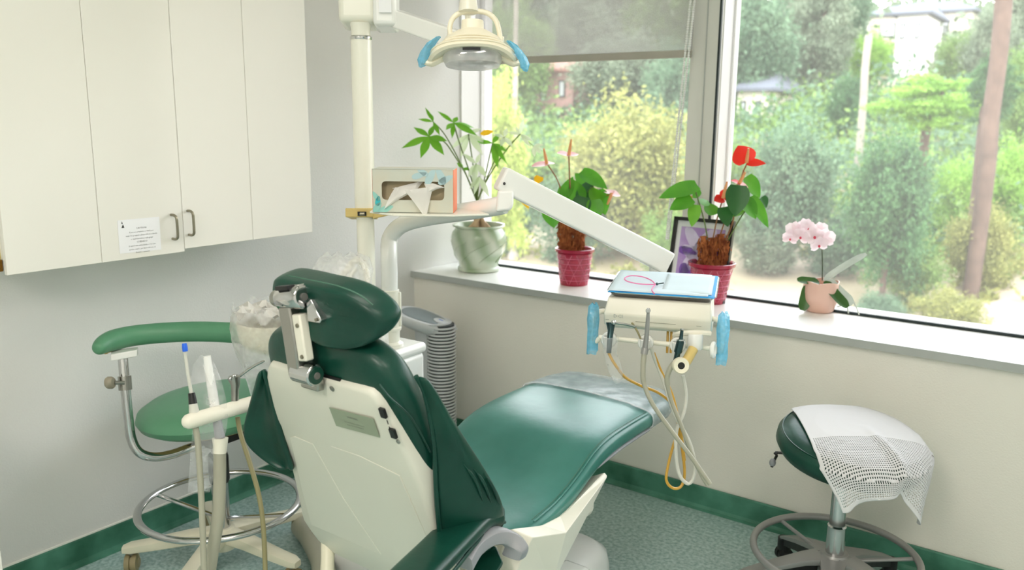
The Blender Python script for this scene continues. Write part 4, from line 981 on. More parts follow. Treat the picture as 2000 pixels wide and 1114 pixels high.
MB().loops([lam_loop(-.022, .045, .035, 2.2), lam_loop(-.030, .05, .04, 2.2), lam_loop(-.046, .02, .02, 2.2)]).build('reflector', M['chrome'], dl)
for s in (-1, 1):
    hh = MB().tube(spline([LH(s*.085, 0, -.03), LH(s*.105, 0, -.044), LH(s*.125, 0, -.050), LH(s*.140, 0, -.044)], 4), [.016]*8+[.012]*5, 12, flat=.7).build('lamp_handle', M['ivory2'], dl)
    L = []
    for i, (x, z, r) in enumerate(((.100, .012, .010), (.118, -.004, .020), (.132, -.026, .024), (.142, -.048, .021), (.144, -.068, .013))):
        L.append([LH(s*(x+(.006 if s > 0 else 0))+r*.75*math.cos(q)+.002*math.sin(4*q+i), .9*r*math.sin(q)*1.6, (z+(.0 if s > 0 else .012))+r*.35*math.cos(q)*-s) for q in [2*PI*j/14 for j in range(14)]])
    fl = MB().loops(L).build('barrier_film', M['bluefilm'], hh); fl['label'] = 'blue plastic film on the lamp handle'
# clamp and little shelf
Dc = (PY(706, 417, PB.y)-CAM).dot(FW)
cl = MB().box(P(707, 418, Dc), (.095, .10, .030), (RT, FW, hz)).hull([P(728, 408, Dc-.05), P(728, 428, Dc-.05), P(765, 412, Dc-.10), P(765, 420, Dc-.10), P(728, 408, Dc+.03), P(728, 428, Dc+.03), P(765, 412, Dc+.03), P(765, 420, Dc+.03)]).build('shelf_clamp', M['tan'], dl, bevel=.003)
MB().box(P(707, 418, Dc-.053), (.028, .012, .014), (RT, FW, hz)).build('clamp_slot', M['black'], cl, smooth=False)
MB().tube([P(703, 418, Dc-.062), P(712, 418, Dc-.062)], .005, 8).build('clamp_screw', M['nickel'], cl)
ZSH = P(806, 411, 2.60).z
sA = [P(722, 411, 2.60), P(768, 417, 2.52), P(885, 413, 2.52), P(955, 405, 2.56), P(905, 399, 2.78), P(735, 404, 2.74)]
sA = [V(p.x, p.y, ZSH-.004) for p in sA]
MB().prism(sA, V(0, 0, -.006)).build('shelf_plate', M['polegl'], dl, bevel=.002, smooth=False)

# tissue box
tu = (RT*1.0 - FW*.03); tu.z = 0; tu.normalize(); tv = V(-tu.y, tu.x, 0)
f0 = P(727.5, 408, 2.56); f1 = P(886, 408, 2.56)
bw = (f1-f0).dot(tu); bh = (P(806, 323.5, 2.56)-P(806, 408, 2.56)).length
bc = V((f0+f1).x/2, (f0+f1).y/2, ZSH-.0035)
def TB(x, y, z): return bc + tu*x + tv*y + V(0, 0, 1)*z
tbx = thing('tissue_box', bc, 'pastel cardboard tissue box with a tissue pulled out, on the little shelf', 'tissue box')
M['card'] = mat('pastel_card', (206, 202, 184), .6, c2=(196, 206, 198), scale=7)
M['coral'] = mat('coral_card', (240, 140, 104), .6); M['aqua'] = mat('aqua_print', (150, 206, 196), .6); M['aqua2'] = mat('turquoise_print', (60, 184, 192), .6); M['skyp'] = mat('pale_blue_print', (178, 206, 210), .6)
M['inner'] = mat('inside_card', (186, 172, 140), .8)
hw_, dp = bw/2, .115
x0, x1, z0, z1 = PX and (-.066*bw/.245), (.066*bw/.245), .34*bh, .72*bh
x0 = -bw/2 + bw*(746-727.5)/158.5; x1 = -bw/2 + bw*(868-727.5)/158.5; z0 = bh*(408-383)/84.5; z1 = bh*(408-347)/84.5
fr_ = MB()
o_ = [(-hw_, 0), (hw_, 0), (hw_, bh), (-hw_, bh)]; rad = .012
inn = []
for cx_, cz_, a in ((x1-rad, z0+rad, -PI/2), (x1-rad, z1-rad, 0), (x0+rad, z1-rad, PI/2), (x0+rad, z0+rad, PI)):
    for k in range(4): q = a+PI/2*k/3; inn.append((cx_+rad*math.cos(q), cz_+rad*math.sin(q)))
nin = len(inn)
fr_.v = [TB(x, 0, z) for x, z in o_] + [TB(x, 0, z) for x, z in inn]
fr_.f = [(0, 1)+tuple(4+i for i in (3, 2, 1, 0))[:0] for _ in ()]
fr_.f = [(0, 1, 4+0, 4+15), (1, 2, 4+4, 4+3), (2, 3, 4+8, 4+7), (3, 0, 4+12, 4+11), (1, 4+3, 4+2, 4+1, 4+0), (2, 4+7, 4+6, 4+5, 4+4), (3, 4+11, 4+10, 4+9, 4+8), (0, 4+15, 4+14, 4+13, 4+12)]
fr_.build('front_panel', M['card'], tbx, smooth=False)
MB().box(TB(0, dp/2, bh-.0008), (bw, dp, .0016), (tu, tv, hz)).box(TB(0, dp/2, .0008), (bw, dp, .0016), (tu, tv, hz)).box(TB(0, dp, bh/2), (bw, .0016, bh), (tu, tv, hz)).build('box_body', M['card'], tbx, smooth=False)
for s in (-1, 1): MB().box(TB(s*(hw_-.0005), dp/2, bh/2), (.0016, dp, bh-.002), (tu, tv, hz)).build('side_panel', M['coral'], tbx, smooth=False)
MB().box(TB(0, .035, bh*.45), (bw*.9, .003, bh*.8), (tu, tv, hz)).build('tissue_stack', M['inner'], tbx, smooth=False)
def petal2(cx_, cz_, l, w, ang, m):
    pts = []
    for k in range(12):
        q = 2*PI*k/12; a = l*math.cos(q); b = w*math.sin(q)*(1-.35*math.cos(q))
        x = cx_+a*math.cos(ang)-b*math.sin(ang); z = cz_+a*math.sin(ang)+b*math.cos(ang)
        pts.append(TB(min(max(x, -hw_+.001), hw_-.001), -.0006, min(max(z, .001), bh-.001)))
    MB().add(pts, [tuple(range(12))]).build('printed_leaf', m, tbx, smooth=False)
for q in ((-.108*bw/.25, .035, .016, .008, 1.4, 'aqua2'), (-.112*bw/.25, .014, .022, .010, .9, 'aqua'), (-.085*bw/.25, .010, .026, .010, .4, 'aqua'), (-.115*bw/.25, .05, .018, .007, 2.2, 'aqua'), (.055, bh-.02, .03, .011, 1.1, 'skyp'), (.085, bh-.018, .03, .011, 2.0, 'skyp'), (.10, bh-.03, .026, .010, .5, 'skyp'), (.02, bh-.018, .024, .009, .3, 'skyp'), (.03, bh-.008, .02, .008, 2.6, 'skyp')):
    petal2(*q[:5], M[q[5]])
def TF(px, py, y): r = P(px, py, 1)-CAM; return CAM + r*((TB(0, y, 0)-CAM).dot(tv)/r.dot(tv))
def flap(pts3, n=6):               # a folded corner of tissue: rows from a gathered top edge to a pointed tip
    rows = []
    (a, b, tip) = pts3
    for i in range(n+1):
        t = i/n; l = a.lerp(tip, t); r = b.lerp(tip, t); k = []
        for j in range(6):
            q = j/5; p = l.lerp(r, q); k.append(p - tv*(.012*math.sin(PI*q)*(1-t) + .006*math.sin(q*9+t*3)*(1-t)) + V(0, 0, .004*math.sin(PI*t)))
        rows.append(k)
    return rows
fl_ = [flap((TF(772, 366, .012), TF(815, 372, .004), TF(750, 409, -.008))), flap((TF(790, 372, -.004), TF(846, 364, -.002), TF(832, 429, -.022))), flap((TF(828, 356, .012), TF(838, 378, -.004), TF(869, 367, -.004))), flap((TF(765, 368, .02), TF(830, 352, .02), TF(806, 384, .0)))]
w = MB()
for rows in fl_:
    k0 = len(w.v); w.v += [p for r in rows for p in r]
    w.f += [(k0+i*6+j, k0+i*6+j+1, k0+(i+1)*6+j+1, k0+(i+1)*6+j) for i in range(6) for j in range(5)]
w.build('tissue', M['tissue'], tbx, recalc=False)

# ---------------------------------------------------------------- cuspidor and bagged rinse spout beside the unit
cu = thing('cuspidor', PY(520, 690, 1.80), 'ivory cuspidor bowl under a clear plastic cover, left of the headrest', 'cuspidor')
cc = P(530, 628, 2.80)
MB().lathe([(.03, -.11), (.055, -.10), (.085, -.085), (.105, -.06), (.112, -.02), (.114, .0), (.108, .004), (.10, -.004), (.085, -.04), (.03, -.06), (.0, -.06)], cc, 36).build('bowl', M['ivory2'], cu)
MB().tube(spline([cc+V(.0, 0, -.09), cc+V(.08, .06, -.13), V(uctr.x-.1, uctr.y, .72)], 5), .035, 14).build('bowl_arm', M['ivory'], cu)
def crumple(c, rx, ry, rz, amp, freq, seed, n=40, m=24, lo=0.0):
    w = MB(); L = []
    for i in range(1, m):
        th = PI*i/m
        l = []
        for j in range(n):
            ph = 2*PI*j/n; d = V(math.sin(th)*math.cos(ph), math.sin(th)*math.sin(ph), math.cos(th))
            k = 1 + amp*mnoise.noise(d*freq+V(seed, 0, 0)) + amp*.6*abs(mnoise.noise(d*freq*2.3+V(seed, 3, 0)))
            l.append(V(c.x+rx*d.x*k, c.y+ry*d.y*k, c.z+rz*d.z*k))
        L.append(l)
    return w.loops(L, caps=False)
L = []
for i, (r, z) in enumerate(((.118, .050), (.124, .035), (.126, .012), (.128, -.03), (.124, -.07), (.115, -.11), (.10, -.17), (.08, -.24))):
    L.append([cc + V((r*(1+.06*math.sin(7*q+i)+.05*math.sin(11*q-i)))*math.cos(q), (r*(1+.06*math.sin(7*q+i)))*math.sin(q), z + .014*math.sin(5*q)+.010*math.sin(13*q+i)) for q in [2*PI*j/56 for j in range(56)]])
bagc = thing('plastic_cover', cc+V(0, 0, -.24), 'crumpled clear plastic bag draped over the cuspidor bowl', 'plastic cover')
MB().loops(L, caps=False).build('film', M['bagfilm'], bagc)
L = [[cc + V(r*(1+.12*math.sin(6*q+i))*math.cos(q), r*(1+.12*math.sin(6*q+i))*math.sin(q), z+.018*math.sin(9*q+2*i)) for q in [2*PI*j/40 for j in range(40)]] for i, (r, z) in enumerate(((.11, .03), (.085, .045), (.06, .02), (.03, .03)))]
MB().loops(L, caps=True).build('crumpled_top', M['tissue'], bagc)
sp_ = thing('rinse_spout', P(660, 640, 2.78), 'ivory arched rinse spout under cloudy plastic behind the headrest', 'faucet')
MB().tube(spline([P(628, 600, 2.80), P(655, 560, 2.78), P(676, 530, 2.76), P(690, 512, 2.75), P(702, 508, 2.74), P(712, 520, 2.73), P(717, 545, 2.72), P(716, 580, 2.72)], 5), .0105, 12).build('spout', M['ivory'], sp_)
MB().tube(spline([P(650, 610, 2.74), P(672, 560, 2.73), P(695, 525, 2.73)], 5), .008, 12).build('fill_tube', M['ivory'], sp_)
MB().lathe([(.05, 0), (.05, .03), (.03, .05), (.02, .06)], P(640, 640, 2.80), 20).build('spout_base', M['ivory'], sp_)
bg = thing('plastic_bag', P(665, 680, 2.75), 'cloudy crumpled plastic bag over the rinse spout', 'plastic bag')
L = []
for i, (px0, px1, py, dd) in enumerate(((640, 690, 497, .03), (626, 716, 506, .05), (612, 724, 530, .07), (602, 724, 560, .085), (600, 726, 590, .09), (604, 742, 620, .10), (610, 752, 650, .11), (620, 756, 676, .11), (640, 752, 692, .10))):
    a = P(px0, py, 2.76); b = P(px1, py, 2.72); c = (a+b)/2; hx_ = (b-a).length/2
    L.append([c + RT*(hx_*math.cos(q)*(1+.05*math.sin(6*q+i*1.3))) + FW*(dd*math.sin(q)*(1+.1*math.sin(5*q+i*2))) + V(0, 0, .008*math.sin(7*q+i)) for q in [2*PI*j/44 for j in range(44)]])
MB().loops(L, caps=False).build('film', M['bagfilm'], bg)
L = [[P(705+k*3, 668+6*math.sin(k), 2.68) + RT*(.055*r*math.cos(q)*(1+.15*math.sin(5*q+k))) - DN*(.03*r*math.sin(q)*(1+.2*math.sin(7*q+k*2))) - FW*(.02*math.cos(k*1.2)) for q in [2*PI*j/30 for j in range(30)]] for k, r in enumerate((1.0, .8, .55, .25))]
MB().loops(L, caps=True).build('crumpled_fold', M['tissue'], bg)

# ---------------------------------------------------------------- assistant's instrument holder with three instruments
ah = thing('assistant_holder', P(425, 808, 2.32), 'ivory assistant instrument bar left of the chair back', 'instrument holder')
b0 = P(368, 824, 2.25); b1 = P(520, 780, 2.45)
dd = (b1-b0).normalized()
MB().tube([b0-dd*.017, b0-dd*.012, b0-dd*.004, b0+dd*.006]+[b0.lerp(b1, k/6) for k in range(1, 7)], [.006, .014, .0195, .021]+[.021]*6, 18).build('bar', M['ivory'], ah)
MB().tube(spline([b1, b1+V(-.1, .15, -.02), V(uctr.x-.10, uctr.y-.05, .78)], 5), .02, 14).build('support_arm', M['ivory'], ah)
def sock(px, py, D, r=.0145):
    MB().lathe([(r-.003, .006), (r, .006), (r, -.004), (r+.002, -.006)], P(px, py, D), 16, caps=False).build('socket', M['ivory'], ah)
se = thing('saliva_ejector', P(378, 1080, 2.28), 'slim saliva ejector with a bright blue tip in the bar', 'saliva ejector')
MB().tube(P3([(361, 686, 2.26), (366, 725, 2.265), (374, 770, 2.27)]), [.0042, .0045, .005], 10).build('straw', M['hose_w'], se)
MB().tube(P3([(360, 671, 2.26), (361, 679, 2.26), (362, 687, 2.26)]), [.006, .0075, .007], 12).build('blue_tip', M['blue'], se)
MB().tube(P3([(374, 768, 2.27), (377, 789, 2.27)]), [.009, .0115], 14).build('valve', M['black'], se)
MB().tube(P3([(377, 788, 2.27), (380, 812, 2.27)]), [.011, .0145], 14).build('cup', M['hose_w'], se)
MB().tube(spline(P3([(382, 836, 2.27), (387, 870, 2.27), (392, 950, 2.27), (396, 1040, 2.27), (400, 1150, 2.27)]), 5), .0082, 10).build('hose', M['hose'], se)
hv_ = thing('suction_wand', P(415, 1080, 2.33), 'thick white suction wand under a clear sleeve, middle of the bar', 'suction wand')
MB().tube(P3([(404, 696, 2.32), (411, 740, 2.325), (420, 798, 2.33)]), [.0105, .0125, .0135], 14).build('tip', M['offwhite'], hv_)
MB().tube(P3([(424, 822, 2.33), (430, 856, 2.33)]), [.0125, .014], 14).build('valve', M['greypl'], hv_)
MB().tube(P3([(430, 856, 2.33), (430, 870, 2.33), (429, 885, 2.33)]), [.022, .0195, .0185], 16).build('coupling', M['ivory'], hv_)
MB().tube(spline(P3([(429, 884, 2.33), (429, 940, 2.33), (426, 1010, 2.33), (415, 1080, 2.33), (404, 1150, 2.33)]), 5), .0175, 14).build('hose', M['hose'], hv_)
L = []
for i, (px, py, w_) in enumerate(((400, 694, .012), (398, 712, .030), (402, 740, .040), (408, 775, .046), (412, 810, .050), (410, 840, .046), (402, 880, .042), (394, 925, .036), (388, 962, .030))):
    L.append([P(px, py, 2.33) + RT*(w_*math.cos(q)*(1+.05*math.sin(5*q+i))) + FW*(w_*.45*math.sin(q)*(1+.1*math.sin(4*q+i))) for q in [2*PI*j/24 for j in range(24)]])
MB().loops(L, caps=False).build('clear_sleeve', M['clearfilm'], hv_)
aw = thing('air_water_syringe', P(460, 800, 2.38), 'chrome air and water syringe standing in the ivory bar', 'syringe')
hb = MB().tube(P3([(459, 792, 2.37), (459, 762, 2.37), (460, 752, 2.37), (457, 738, 2.37), (456, 733, 2.37)]), [.0105, .0105, .013, .018, .012], 14).build('handle', M['steel'], aw)
for q in ((450, 740), (457, 735)): MB().sphere(P(*q, 2.355), .006, 10, 6).build('button', M['chrome'], hb)
MB().tube(spline(P3([(463, 739, 2.37), (490, 719, 2.40), (516, 705, 2.43)]), 4), [.004]*8+[.003], 8).build('nozzle', M['chrome'], aw)
MB().tube(spline(P3([(464, 815, 2.39), (470, 848, 2.39), (488, 905, 2.38), (506, 970, 2.37), (515, 1040, 2.36), (519, 1150, 2.35)]), 6), .0068, 10).build('hose', M['hose2'], aw)

# ---------------------------------------------------------------- air purifier tower by the low wall
pc = PY(862, 640, 2.96); PZT = pc.z
ap_ = thing('air_purifier', (pc.x, pc.y, 0), 'silver tower air purifier with ribbed grille beside the low wall', 'air purifier')
MB().loops([[V(pc.x-.06+.155*math.copysign(abs(math.cos(q))**.7, math.cos(q)), pc.y+.11*math.copysign(abs(math.sin(q))**.7, math.sin(q)), z) for q in [2*PI*j/28 for j in range(28)]] for z in (0, .012, .03)]).build('foot', M['silver'], ap_)
gr = MB().loops([[V(pc.x+.062*math.cos(q), pc.y+.062*math.sin(q), z) for q in [2*PI*j/24 for j in range(24)]] for z in (.03, PZT+.02)]).build('grille_core', M['slot'], ap_)
body = MB().loops([[V(pc.x-.085+.085*math.copysign(abs(math.cos(q))**.6, math.cos(q)), pc.y+.03+.070*math.sin(q), z) for q in [2*PI*j/24 for j in range(24)]] for z in (.03, .3, PZT+.01)]).build('tower_body', M['silver'], ap_)
ring = MB().tube(circle((0, 0, 0), .066, 28), .0055, 6, ring=True, flat=1.0).build('rib', M['silver'], ap_, origin=None)
# the rib mesh is local to the tower: shift it to the tower axis, then copy it down the grille
for q in ring.data.vertices: q.co += ap_.location
n_r = 36
ring.location = (0, 0, PZT+.006)
for k in range(1, n_r):
    c = ring.copy(); COL.objects.link(c); c.parent = ap_; c.location = (0, 0, PZT+.006-k*.0165)
hA = P(822, 612, (pc-CAM).dot(FW)+.02)
e1 = P(884, 640, (pc-CAM).dot(FW)-.02); e2 = P(777, 600, (pc-CAM).dot(FW)+.08); hcn = (e1+e2)/2
eu = (e1-e2); hl = eu.length/2; eu.normalize(); ev = V(-eu.y, eu.x, 0); ev -= eu*ev.dot(eu); ev.normalize(); ew = eu.cross(ev)
if ew.z < 0: ew = -ew
def head_loop(k, z, sh=0.0):
    out = []
    for j in range(36):
        q = 2*PI*j/36; c_, s_ = math.cos(q), math.sin(q)
        wdt = .098*(1-.18*c_)
        out.append(hcn + eu*(hl*k*math.copysign(abs(c_)**.85, c_)+sh) + ev*(wdt*k*math.copysign(abs(s_)**.85, s_)) + ew*z)
    return out
hd_ = MB().loops([head_loop(.70, -.062, .02), head_loop(.90, -.045, .012), head_loop(1.0, -.024), head_loop(1.0, -.008), head_loop(.965, .003), head_loop(.88, .004)], caps=True).build('tower_head', M['silver'], ap_, sub=1)
MB().loops([head_loop(.78, .0050), head_loop(.74, .0065), head_loop(.45, .0070, .0)]).build('outlet_screen', M['grille'], ap_)
bcn = hcn + eu*(hl*.56) + ew*.008
MB().loops([[bcn + eu*(.036*r*math.cos(q)) + ev*(.030*r*math.sin(q)) + ew*z for q in [2*PI*j/20 for j in range(20)]] for r, z in ((1, -.004), (1, .003), (.85, .006), (.3, .0065))]).build('button_pad', M['silver'], ap_)
MB().box(bcn+ew*.0072, (.022, .008, .001), (eu, ev, ew)).build('blue_mark', mat('blue_print', (120, 140, 200), .5), ap_, smooth=False)
MB().loops([[hcn.lerp(V(pc.x-.03, pc.y+.01, PZT), t) + V(.085*k*math.copysign(abs(math.cos(q))**.7, math.cos(q)), .07*k*math.sin(q), 0) for q in [2*PI*j/24 for j in range(24)]] for t, k in ((.35, 1.25), (.7, 1.1), (1.0, 1.0), (1.25, .95))]).build('tower_neck', M['silver'], ap_)

# ---------------------------------------------------------------- operator stools
def caster(parent, p, m, d=V(0, 1, 0), r=.034):
    d = Vector((d.x, d.y, 0)).normalized(); s = V(-d.y, d.x, 0)
    o = MB().lathe([(0, -.024), (r*.6, -.024), (r, -.020), (r, -.004), (r*.8, -.002), (r*.8, .002), (r, .004), (r, .020), (r*.6, .024), (0, .024)], V(p.x, p.y, r), 20, (d, V(0, 0, 1), s), caps=False).build('caster', m, parent)
    MB().tube([V(p.x, p.y, r), V(p.x, p.y, r+.052)], .009, 8).build('caster_stem', M['steel'], o)
    MB().lathe([(0, .0245), (r*.55, .0245), (r*.5, .027), (0, .027)], V(p.x, p.y, r), 14, (d, V(0, 0, 1), s), caps=False).build('hub_cap', m, o)
    return o
# left stool
SX, SY = -2.55, 1.70
st1 = thing('operator_stool', (SX, SY, 0), 'mid green stool with curved arm bolster and ivory base, by the left wall', 'stool', 'rolling stools')
M['ivory_leg'] = mat('ivory_painted_leg', (226, 222, 200), .4, var=.02)
M['tan_wheel'] = mat('tan_caster', (150, 138, 104), .5, var=.05)
for k in range(5):
    a = math.radians(-62+72*k); d = V(math.cos(a), math.sin(a), 0); tip = V(SX, SY, 0)+d*.325
    s = V(-d.y, d.x, 0)
    L = []
    for t, z, w, h in ((.02, .125, .034, .028), (.12, .118, .031, .024), (.26, .100, .028, .019), (.325, .094, .027, .017), (.352, .090, .017, .012)):
        c = V(SX, SY, z)+d*t; L.append([c+s*(w*math.copysign(abs(math.cos(q))**.5, math.cos(q)))+V(0, 0, h*math.copysign(abs(math.sin(q))**.5, math.sin(q))) for q in [2*PI*j/12 for j in range(12)]])
    lg = MB().loops(L).build('leg', M['ivory_leg'], st1)
    caster(st1, tip, M['tan_wheel'], s)
MB().lathe([(.0, .07), (.045, .07), (.05, .09), (.05, .14), (.04, .155), (0, .155)], (SX, SY, 0), 24, caps=False).build('hub', M['ivory_leg'], st1)
MB().lathe([(.030, .15), (.030, .33), (.024, .335), (.024, .50)], (SX, SY, 0), 20).build('gas_column', M['chrome'], st1)
MB().lathe([(.033, .33), (.036, .34), (.036, .43), (.033, .44)], (SX, SY, 0), 20).build('column_sleeve', M['black'], st1)
fr1 = MB().tube(circle((SX, SY, .245), .283, 64), .0145, 12, ring=True, flat=.75).build('foot_ring', M['chrome'], st1)
for k in range(2):
    a = math.radians(20+180*k); d = V(math.cos(a), math.sin(a), 0)
    MB().tube([V(SX, SY, .19)+d*.03, V(SX, SY, .24)+d*.28], .008, 8).build('ring_spoke', M['chrome'], st1)
sc_ = PZ(415, 800, .575)
sn = V(-.06, -.05, 1).normalized(); sa, sb = V(1, 0, 0), V(0, 1, 0); sa = (sa - sn*sa.dot(sn)).normalized(); sb = sn.cross(sa)
MB().lathe([(0, -.042), (.16, -.042), (.225, -.036), (.255, -.018), (.266, .004), (.258, .026), (.225, .046), (.17, .057), (.09, .062), (0, .063)], sc_, 48, (sa, sb, sn), caps=False).build('seat', M['vinyl_pale'], st1)
MB().lathe([(0, -.052), (.16, -.052), (.20, -.046), (.20, -.034), (0, -.034)], sc_, 40, (sa, sb, sn), caps=False).build('seat_pan', M['tan'], st1)
MB().box(V(SX, SY, .515), (.16, .16, .03)).build('seat_mount', M['black'], st1, bevel=.004)
Db = {182: 2.78, 240: 2.90}
bpts = [P(190, 684, 2.80), P(208, 670, 2.86), P(250, 658, 2.93), P(310, 651, 2.98), P(380, 648, 3.00), P(450, 650, 2.98), P(500, 655, 2.93), P(535, 664, 2.87)]
bsp = spline(bpts, 6); nb = len(bsp)
MB().tube(bsp, [.012+.025*min(1, math.sqrt(i/8)) if i < 8 else (.037 if i < nb-8 else .012+.025*math.sqrt((nb-1-i)/8)) for i in range(nb)], 18).build('arm_bolster', M['vinyl_pale'], st1, sub=1)
MB().tube([p+V(0, 0, -.030) for p in bsp[5:-4]], .012, 8, flat=.5).build('bolster_rail', M['tan'], st1)
MB().hull([P(216, 693, 2.84), P(268, 684, 2.88), P(270, 678, 2.94), P(218, 684, 2.90), P(216, 706, 2.84), P(268, 697, 2.88), P(270, 692, 2.94), P(218, 698, 2.90)]).build('bolster_plate', M['offwhite'], st1, bevel=.003)
mp = [P(240, 700, 2.90), P(245, 760, 2.90), P(251, 820, 2.91), P(257, 858, 2.92), P(272, 884, 2.93), P(300, 893, 2.96), P(335, 888, 3.0), P(375, 874, 3.04), V(SX, SY, .49)]
MB().tube(spline(mp, 6), .0165, 14).build('arm_post', M['chrome'], st1)
cl1 = MB().tube([P(243, 735, 2.90), P(245, 762, 2.90)], .022, 16).build('post_collar', M['steel'], st1)
MB().tube([P(243, 748, 2.88), P(224, 748, 2.86)], .007, 10).build('knob_stem', M['steel'], cl1)
MB().lathe([(0, -.012), (.018, -.012), (.022, -.006), (.022, .006), (.018, .012), (0, .012)], P(215, 748, 2.85), 16, (V(0, 0, 1), FW, RT), caps=False).build('knob', mat('grey_beige_knob', (160, 152, 134), .5), cl1)

# right stool
TX, TY = -.650, 2.79
st2 = thing('operator_stool', (TX, TY, 0), 'dark green round stool with aluminium star base, draped by a white towel', 'stool', 'rolling stools')
for k in range(5):
    a = math.radians(-78+72*k); d = V(math.cos(a), math.sin(a), 0); s = V(-d.y, d.x, 0)
    L = []
    for t, z, w, h in ((.03, .185, .046, .030), (.10, .172, .036, .026), (.20, .140, .029, .022), (.285, .108, .024, .018), (.315, .094, .021, .014)):
        c = V(TX, TY, z)+d*t; L.append([c+s*(w*math.copysign(abs(math.cos(q))**.35, math.cos(q)))+V(0, 0, h*.45*math.copysign(abs(math.sin(q))**.35, math.sin(q))) for q in [2*PI*j/12 for j in range(12)]])
    lg = MB().loops(L).build('leg', M['alu'], st2)
    L = []
    for t, z, w, h in ((.06, .156, .030, .022), (.20, .118, .020, .018), (.30, .084, .016, .014)):
        c = V(TX, TY, z)+d*t; L.append([c+s*(w*i)+V(0, 0, h*j) for i, j in ((-1, -1), (1, -1), (1, 1), (-1, 1))])
    MB().loops(L).build('leg_underside', M['black'], lg, smooth=False)
    MB().lathe([(.0, .045), (.024, .045), (.026, .06), (.026, .092), (.0, .096)], V(TX, TY, 0)+d*.312, 14, caps=False).build('leg_end', M['black'], lg)
    caster(st2, V(TX, TY, 0)+d*.312, M['black'], s, .028)
MB().lathe([(0, .12), (.05, .12), (.054, .185), (.044, .203), (0, .203)], (TX, TY, 0), 24, caps=False).build('hub', M['alu'], st2)
MB().lathe([(.031, .20), (.031, .30), (.026, .305), (.026, .50)], (TX, TY, 0), 22).build('gas_column', M['chrome'], st2)
MB().tube(circle((TX, TY, .2), .268, 64), .0125, 12, ring=True).build('foot_ring', M['alu'], st2)
for k in range(3):
    a = math.radians(30+120*k); d = V(math.cos(a), math.sin(a), 0)
    MB().tube([V(TX, TY, .17)+d*.03, V(TX, TY, .195)+d*.265], .007, 8).build('ring_spoke', M['alu'], st2)
ZT2 = .60
tn = V(.10, -.10, 1).normalized(); ta = (V(1, 0, 0)-tn*tn.x).normalized(); tb_ = tn.cross(ta)
tc2 = PZ(1663, 872, ZT2-.02)
sprof = [(0, -.062), (.13, -.062), (.19, -.055), (.228, -.036), (.243, -.008), (.240, .018), (.222, .036), (.19, .048), (.12, .060), (.05, .064), (0, .065)]
st_ = MB().lathe(sprof, tc2, 56, (ta, tb_, tn), caps=False).build('seat', M['vinyl'], st2)
MB().tube([tc2 + ta*(.226*math.cos(q)) + tb_*(.226*math.sin(q)) + tn*.0345 for q in [2*PI*j/64 for j in range(64)]], .0022, 6, ring=True).build('seam', M['vinyl'], st_)
MB().lathe([(0, -.08), (.12, -.08), (.125, -.06), (0, -.06)], tc2, 24, (ta, tb_, tn), caps=False).build('seat_pan', M['black'], st2)
MB().tube([tc2-tn*.078, V(TX, TY, .49)], .045, 12).build('seat_mount', M['black'], st2)
lv_ = MB().tube(spline([tc2-tn*.07, P(1525, 885, 2.96), P(1517, 891, 2.955), P(1511, 903, 2.95), P(1507, 913, 2.95)], 4), .005, 8).build('height_lever', M['black'], st2)
MB().sphere(P(1509, 904, 2.95), .015, 12, 8, (.8, .8, 1)).build('lever_knob', M['greypl'], lv_)

# towel draped over the right stool
tow = thing('towel', tc2+tn*.07, 'white honeycomb mesh towel draped over the round stool', 'towel')
def towel_pt(u, v):                # u across (left to right in the picture), v from back to front and down
    yy = -.17 + v*.475             # distance from the seat centre towards the camera
    fr = (RT*1.0); fr.z = 0; fr.normalize(); bk_ = V(fr.y, -fr.x, 0)     # bk_: towards the camera
    widths = .165 + .05*min(1, v*1.6)
    x = (u-.5)*2*widths + .030 + .05*(v-.4)
    r = math.hypot(x, yy)
    # height over the seat by its profile, then hanging straight down beyond the rim
    def hz_(r):
        pr = [(.0, .067), (.05, .066), (.12, .062), (.19, .050), (.222, .038), (.244, .012)]
        for (a, za), (b, zb_) in zip(pr, pr[1:]):
            if r <= b: return za+(zb_-za)*(r-a)/(b-a)
        return None
    h = hz_(r)
    if h is None:
        over = r-.244; k = .250/r; fold = .018*math.sin(u*17+1)*min(1, over*8)
        x2, y2 = x*k*(1+.10*over), yy*k*(1+.10*over); h = .012-over*(1.05+.25*math.sin(u*9+.6))
        x2 += fold*.4; y2 += fold
        x, yy = x2, y2
    else:
        h += .003
    h += .016*math.exp(-((u-.50-.06*v)/.045)**2)*max(0, min(1, (v-.35)*3)) + .006*math.sin(u*11+.5)*max(0, v-.5)
    p = tc2 + fr*x + bk_*yy
    d_ = (p-tc2); d_ -= V(0, 0, d_.z)
    tilt = -(tn.x*d_.x+tn.y*d_.y)/tn.z
    return p + V(0, 0, h+tilt*(1 if r < .3 else .9)+.006)
NU, NV = 120, 130
g = MB().grid(lambda a, b: towel_pt(a, b), NU, NV)
# the hanging part is an open net: leave out every other cell, as holes, below the rim
ff = []
for i in range(NU):
    for j in range(NV):
        if j/NV > .50 and i % 2 == 1 and j % 2 == 1 and 2 < i < NU-2 and j < NV-3: continue
        ff.append(g.f[i*NV+j])
g.f = ff
g.build('mesh_cloth', M['cloth'], tow, solid=.0012)

